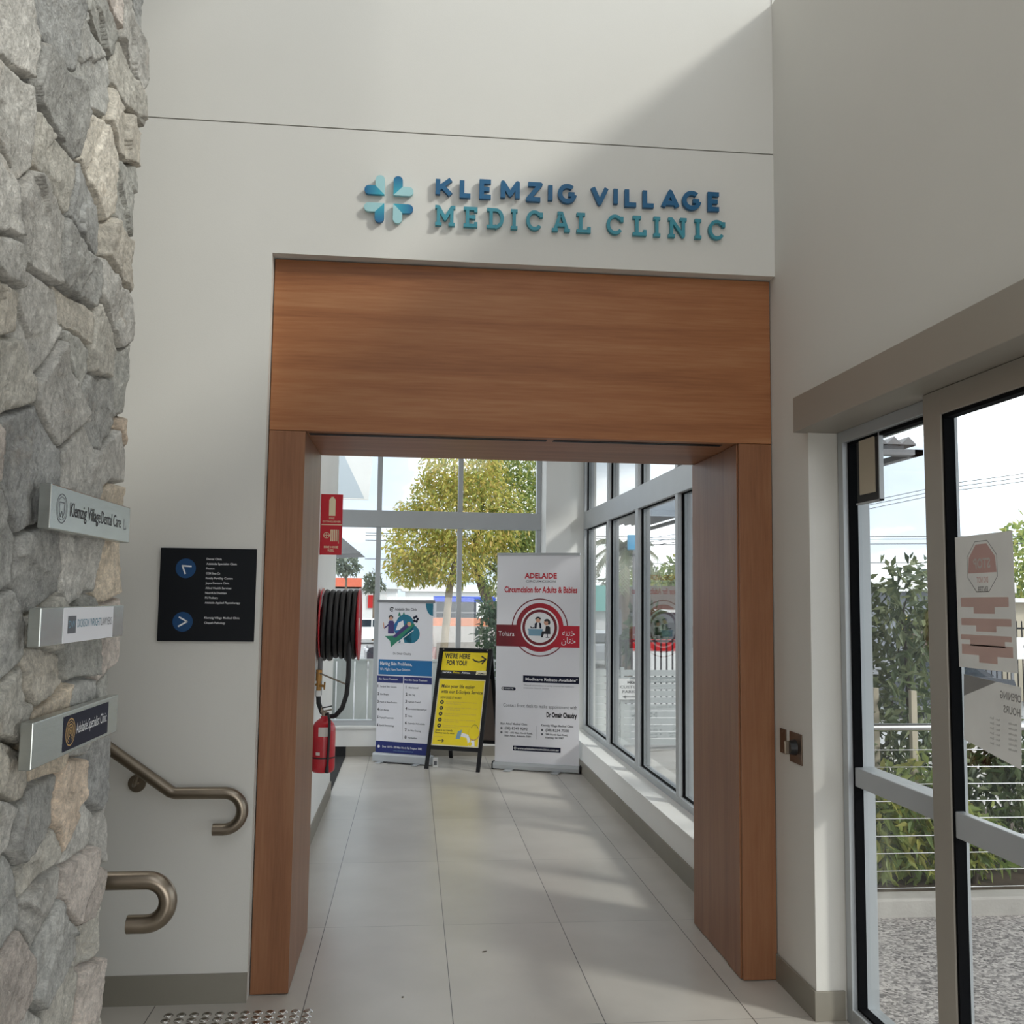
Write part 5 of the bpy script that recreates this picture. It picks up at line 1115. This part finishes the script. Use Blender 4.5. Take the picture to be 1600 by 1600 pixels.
# cars
def car(name, label, loc, rz, col, L=4.3, W_=1.75, H=1.42):
    t = thing(name, label, 'car', loc, rz); Wm = WM[t.name]
    S = Wm @ frame((-L/2, W_/2, 0), (1, 0, 0), (0, 0, 1))          # side profile plane, extruded across
    lower = [(0.03, .32), (.02, .62), (.12, .80), (.95, .93), (1.35, .95), (3.3, .98), (L-.10, .90), (L, .62), (L-.03, .30)]
    m = MB(S); m.prism(lower, 0, W_, col)
    m.prism([(1.15, .93), (1.75, H), (2.95, H), (3.75, .97)], .10, W_-.10, col); m.build('body', t, 0.03)
    m = MB(S); m.prism([(1.30, .97), (1.80, H-.06), (2.30, H-.06), (2.30, .97)], .085, W_-.085, 'car_glass'); m.prism([(2.38, .97), (2.38, H-.06), (2.92, H-.06), (3.52, .97)], .085, W_-.085, 'car_glass')
    m.prism([(1.17, .95), (1.74, H-.03), (1.71, H-.05), (1.13, .95)], .2, W_-.2, 'car_glass'); m.prism([(2.97, H-.03), (3.77, .98), (3.80, .99), (3.00, H-.04)], .2, W_-.2, 'car_glass'); m.build('windows', t)
    for x in (.80, L-.82):
        for y in (-W_/2+.01, W_/2-.19): m = MB(Wm); m.cyl((x-L/2, y, .31), (x-L/2, y+.18, .31), .31, 'rubber', 20); m.cyl((x-L/2, y-.006, .31), (x-L/2, y+.186, .31), .17, 'aluminium', 16); m.build('wheel', t)
    for y in (-W_/2+.12, W_/2-.42):
        m = MB(Wm); m.box(-L/2-.005, -L/2+.10, y, y+.30, .62, .74, 'print_white'); m.build('headlight', t, 0.01)
        m = MB(Wm); m.box(L/2-.10, L/2+.004, y, y+.30, .66, .80, 'tail_red'); m.build('tail_light', t, 0.01)
    return t
car('car', 'white hatchback parked in the street left of the short banner', (-2.6, 51.6, -1.05), 0.25, 'car_white')
car('car', 'silver sedan seen over the top of the yellow board', (3.2, 25.6, -1.05), 0.08, 'car_silver')
car('car', 'red car in the street between short banner and tree trunk', (-.12, 28.0, -1.05), 1.50, 'car_red', 3.4)
car('car', 'dark car parked behind the left tree trunk', (.4, 33.2, -1.05), 0.1, 'car_dark')
car('car', 'white car seen through the corridor side window', (7.0, 35.4, -1.05), -1.35, 'car_white')
car('car', 'dark car glimpsed through the garden shrubs', (12.2, 18.3, -1.05), 0.1, 'car_dark')

# shelters and buildings across the street
tb = thing('trolley_shelter', 'blue roofed trolley shelter across the street', 'shelter', (2.0, 36, -1.05))
m = MB(); m.box(.9, 3.4, 35.2, 37.2, 1.45, 1.68, 'canopy_blue'); m.build('canopy', tb, 0.02)
for x in (.95, 3.35):
    for y in (35.3, 37.1): m = MB(); m.cyl((x, y, -1.05), (x, y, 1.5), .04, 'zinc', 8); m.build('post', tb)
for k in range(4): m = MB(); z = -.2+k*.4; m.box(.95, 3.35, 35.28, 35.32, z, z+.05, 'zinc'); m.build('rail', tb)
m = MB(); m.box(.6, 3.2, 29.8, 30.1, .64, .92, 'orange_brick'); m.box(.6, 3.2, 29.7, 30.1, -1.05, .64, 'concrete'); solo('planter_wall', m, 'low pale wall topped with orange brick below the blue shelter', 'wall')
def building(name, label, box, wall, roof=None, extra=()):
    x0, x1, y0, y1, z1 = box; t = thing(name, label, 'building', ((x0+x1)/2, (y0+y1)/2, -1.05))
    m = MB(); m.box(x0, x1, y0, y1, -1.05, z1, wall); m.build('wall', t)
    if roof: m = MB(); m.box(x0-.3, x1+.3, y0-.3, y1+.3, z1, z1+roof[1], roof[0]); m.build('roof', t)
    for nm, bx, mt in extra: m = MB(); m.box(*bx, mt); m.build(nm, t)
building('shop_building', 'white shop with an orange fascia far across the street', (-9.0, -1.0, 57, 63.4, 2.1), 'render_white', ('render_white', .1), [('fascia', (-9.0, -3.15, 56.7, 57, 2.1, 2.75), 'orange_sign'), ('window', (-7.0, -5.0, 56.9, 57.02, -.4, 1.6), 'car_glass'), ('sign_panel', (-2.75, -2.25, 56.9, 57.02, .9, 1.7), 'tail_red')])
building('shop_building', 'long pale shop with a white roof behind the blue shelter', (-.5, 16.0, 64, 75, 2.0), 'render_white', ('render_white', .5), [('window', (1.0, 4.5, 63.9, 64.02, -.5, 1.4), 'car_glass'), ('window', (5.5, 9.0, 63.9, 64.02, -.5, 1.4), 'car_glass')])
building('shop_building', 'brown fronted shop seen through the nearest corridor side window', (7.95, 11.4, 27.2, 33, 1.28), 'render_grey', ('render_brown', .82), [('window', (8.2, 9.6, 27.1, 27.22, -.6, .9), 'car_glass'), ('fascia', (7.6, 11.7, 26.86, 26.9, 1.24, 1.33), 'render_white')])
th = thing('teal_roof_house', 'low building with a pale teal roof beyond the white car', 'building', (9.5, 40, -1.05))
m = MB(); m.box(7.2, 11.0, 39, 44, -1.05, 1.1, 'render_white'); m.build('wall', th)
m = MB(frame((0, 38.6, 0), (1, 0, 0), (0, 0, 1))); m.prism([(6.8, 1.1), (11.4, 1.1), (9.9, 2.25), (8.2, 2.25)], -6, 0, 'teal_roof'); m.build('roof', th)
building('warehouse', 'grey building with a white roof edge behind the tall shrub', (12.2, 15.85, 20.5, 28, 1.95), 'render_grey', ('render_white', .28), [('roller_door', (13.3, 14.2, 20.4, 20.52, -1.05, 1.0), 'render_brown'), ('sign_panel', (13.0, 13.25, 20.4, 20.52, .6, 1.3), 'ink_yellow')])
building('tan_shed', 'tan wall at the far right edge beside the stop notice', (16.2, 22.0, 21.4, 25, 1.70), 'render_tan', ('render_white', .12))
fn = thing('mesh_fence', 'black steel fence at the far right beside the stop notice', 'fence', (17, 20, -1.05))
m = MB(); m.box(15.2, 19.0, 20.18, 20.22, .98, 1.03, 'black_paint'); m.box(15.2, 19.0, 20.18, 20.22, .2, .25, 'black_paint'); m.build('rail', fn)
for k in range(26): m = MB(); m.box(15.2+k*.15, 15.225+k*.15, 20.19, 20.21, -1.05, 1.2, 'black_paint'); m.build('picket', fn)
wb = thing('street_sign_board', 'white advertising board low at the far right edge', 'sign', (16.0, 19.2, -1.05))
m = MB(); m.box(15.3, 17.6, 19.2, 19.24, .25, .80, 'render_white'); m.build('panel', wb); m = MB(); m.box(15.3, 15.36, 19.22, 19.28, -1.05, .8, 'zinc'); m.box(17.54, 17.6, 19.22, 19.28, -1.05, .8, 'zinc'); m.build('post', wb)
m = MB(frame((15.6, 19.199, .35), (1, 0, 0), (0, 0, 1))); m.ring(.10, .22, .05, .07, .002, 'ink_navy', 20); m.rect(.25, .9, .24, .29, .002, 'ink_grey'); m.rect(.25, .8, .15, .19, .002, 'ink_grey'); m.build('print', wb)
cs = thing('pole_sign', 'bright cyan sign on a thin pole in front of the palm', 'sign', (5.42, 19.26, -1.05))
m = MB(); m.box(5.30, 5.62, 19.25, 19.33, 2.88, 3.26, 'sign_cyan'); m.build('panel', cs, 0.02); m = MB(); m.cyl((5.46, 19.29, -1.05), (5.46, 19.29, 2.9), .03, 'zinc', 8); m.build('pole', cs)

# palm
pt_ = thing('palm_tree', 'palm with drooping grey-green fronds through the corridor side window', 'palm', (6.6, 25.2, -1.05))
m = MB(); m.tube([(6.6, 25.2, -1.05), (6.58, 25.2, 1.0), (6.55, 25.2, 3.2)], [.16, .13, .14], 'bark', 10); m.build('trunk', pt_)
for k in range(22):
    a = 2*PI*k/22+random.uniform(-.1, .1); el = random.uniform(-.1, 1.1); L = random.uniform(1.05, 1.45)
    m = MB(); P = []
    for i in range(9):
        s = i/8; P.append(Vector((6.55+math.cos(a)*L*s*math.cos(el*(1-s*.5)), 25.2+math.sin(a)*L*s*math.cos(el*(1-s*.5)), 3.25+L*s*math.sin(el)-1.35*L*s*s*(.55+.3*(1-el)))))
    m.tube(P, [.02*(1-.8*i/8) for i in range(9)], 'leaf_palm', 5)
    for i in range(1, 9):
        for f_ in (0, .33, .66):
            p = P[i-1].lerp(P[i], f_); d = (P[i]-P[i-1]).normalized(); sd = d.cross(Vector((0, 0, 1))).normalized()
            for sg_ in (-1, 1):
                tip = p+sd*sg_*.26+d*.16+Vector((0, 0, -.20)); q = d*.034; m.add([p-q, p+q, tip], [(0, 1, 2)], 'leaf_palm')
    m.build('frond', pt_)

# distant trees
FT = [('grey-green gum tree far off beside the red fire sign', (-4.0, 55.0), 3.6, .75, .75, 'leaf_grey', 420), ('small distant tree just left of the end window mullion', (-2.3, 55.0), 2.5, .5, .6, 'leaf_grey', 250),
      ('distant green tree beyond the teal roof', (8.2, 52.0), 2.2, 2.0, 1.7, 'leaf_grey', 900), ('distant green tree between teal roof and brown shop', (13.2, 52.0), 2.4, 2.4, 1.5, 'leaf_grey', 900), ('tall distant tree above the brown shop', (13.0, 40.5), 2.6, 1.3, 1.5, 'leaf_green', 1100),
      ('broad distant tree above the brown shop roof', (10.6, 39.8), 2.2, 1.4, .9, 'leaf_green', 900), ('green tree at the far right beside the stop notice', (25.5, 33.0), 3.2, 1.7, 2.1, 'leaf_green', 1500), ('distant tree low behind the grey warehouse', (24.0, 36.5), 2.6, 2.2, 1.4, 'leaf_grey', 900),
      ('dark bush between the white car and the pole sign', (6.9, 24.0), .6, .55, .9, 'leaf_dark', 700)]
for lab, (x, y), zc, rx, rz_, lf, n in FT:
    tree('distant_tree', lab, [((x, y, -1.05), .09), ((x, y, zc), .06)], [((x, y, zc), (rx, rx, rz_)), ((x+rx*.5, y, zc-rz_*.4), (rx*.6, rx*.6, rz_*.6)), ((x-rx*.5, y, zc-rz_*.3), (rx*.6, rx*.6, rz_*.6))], n, .34, .17, lf, 'bark', .2, None, .4, 2)

# overhead wires
pl_ = thing('power_lines', 'thin overhead power lines crossing the sky outside the doors', 'wires', (22, 33.3, -1.05))
for dz in (0, -.16, -.32): m = MB(); m.tube([(8, 35.2, 3.9+dz), (16, 34.3, 5.2+dz), (22.4, 33.35, 6.63+dz), (25.1, 33.04, 7.03+dz), (34, 32, 8.2+dz)], .013, 'black_plastic', 5); m.build('wire', pl_)
for z in (4.38, 4.28, 4.08, 3.3): m = MB(); m.tube([(-2, 36.5, z-.1), (10, 35, z-.15), (21, 33.7, z), (36, 32, z+.2)], .014, 'black_plastic', 5); m.build('wire', pl_)
m = MB(); m.cyl((34.5, 32, -1.05), (34.5, 32, 8.6), .14, 'bark', 10); m.build('pole', pl_)
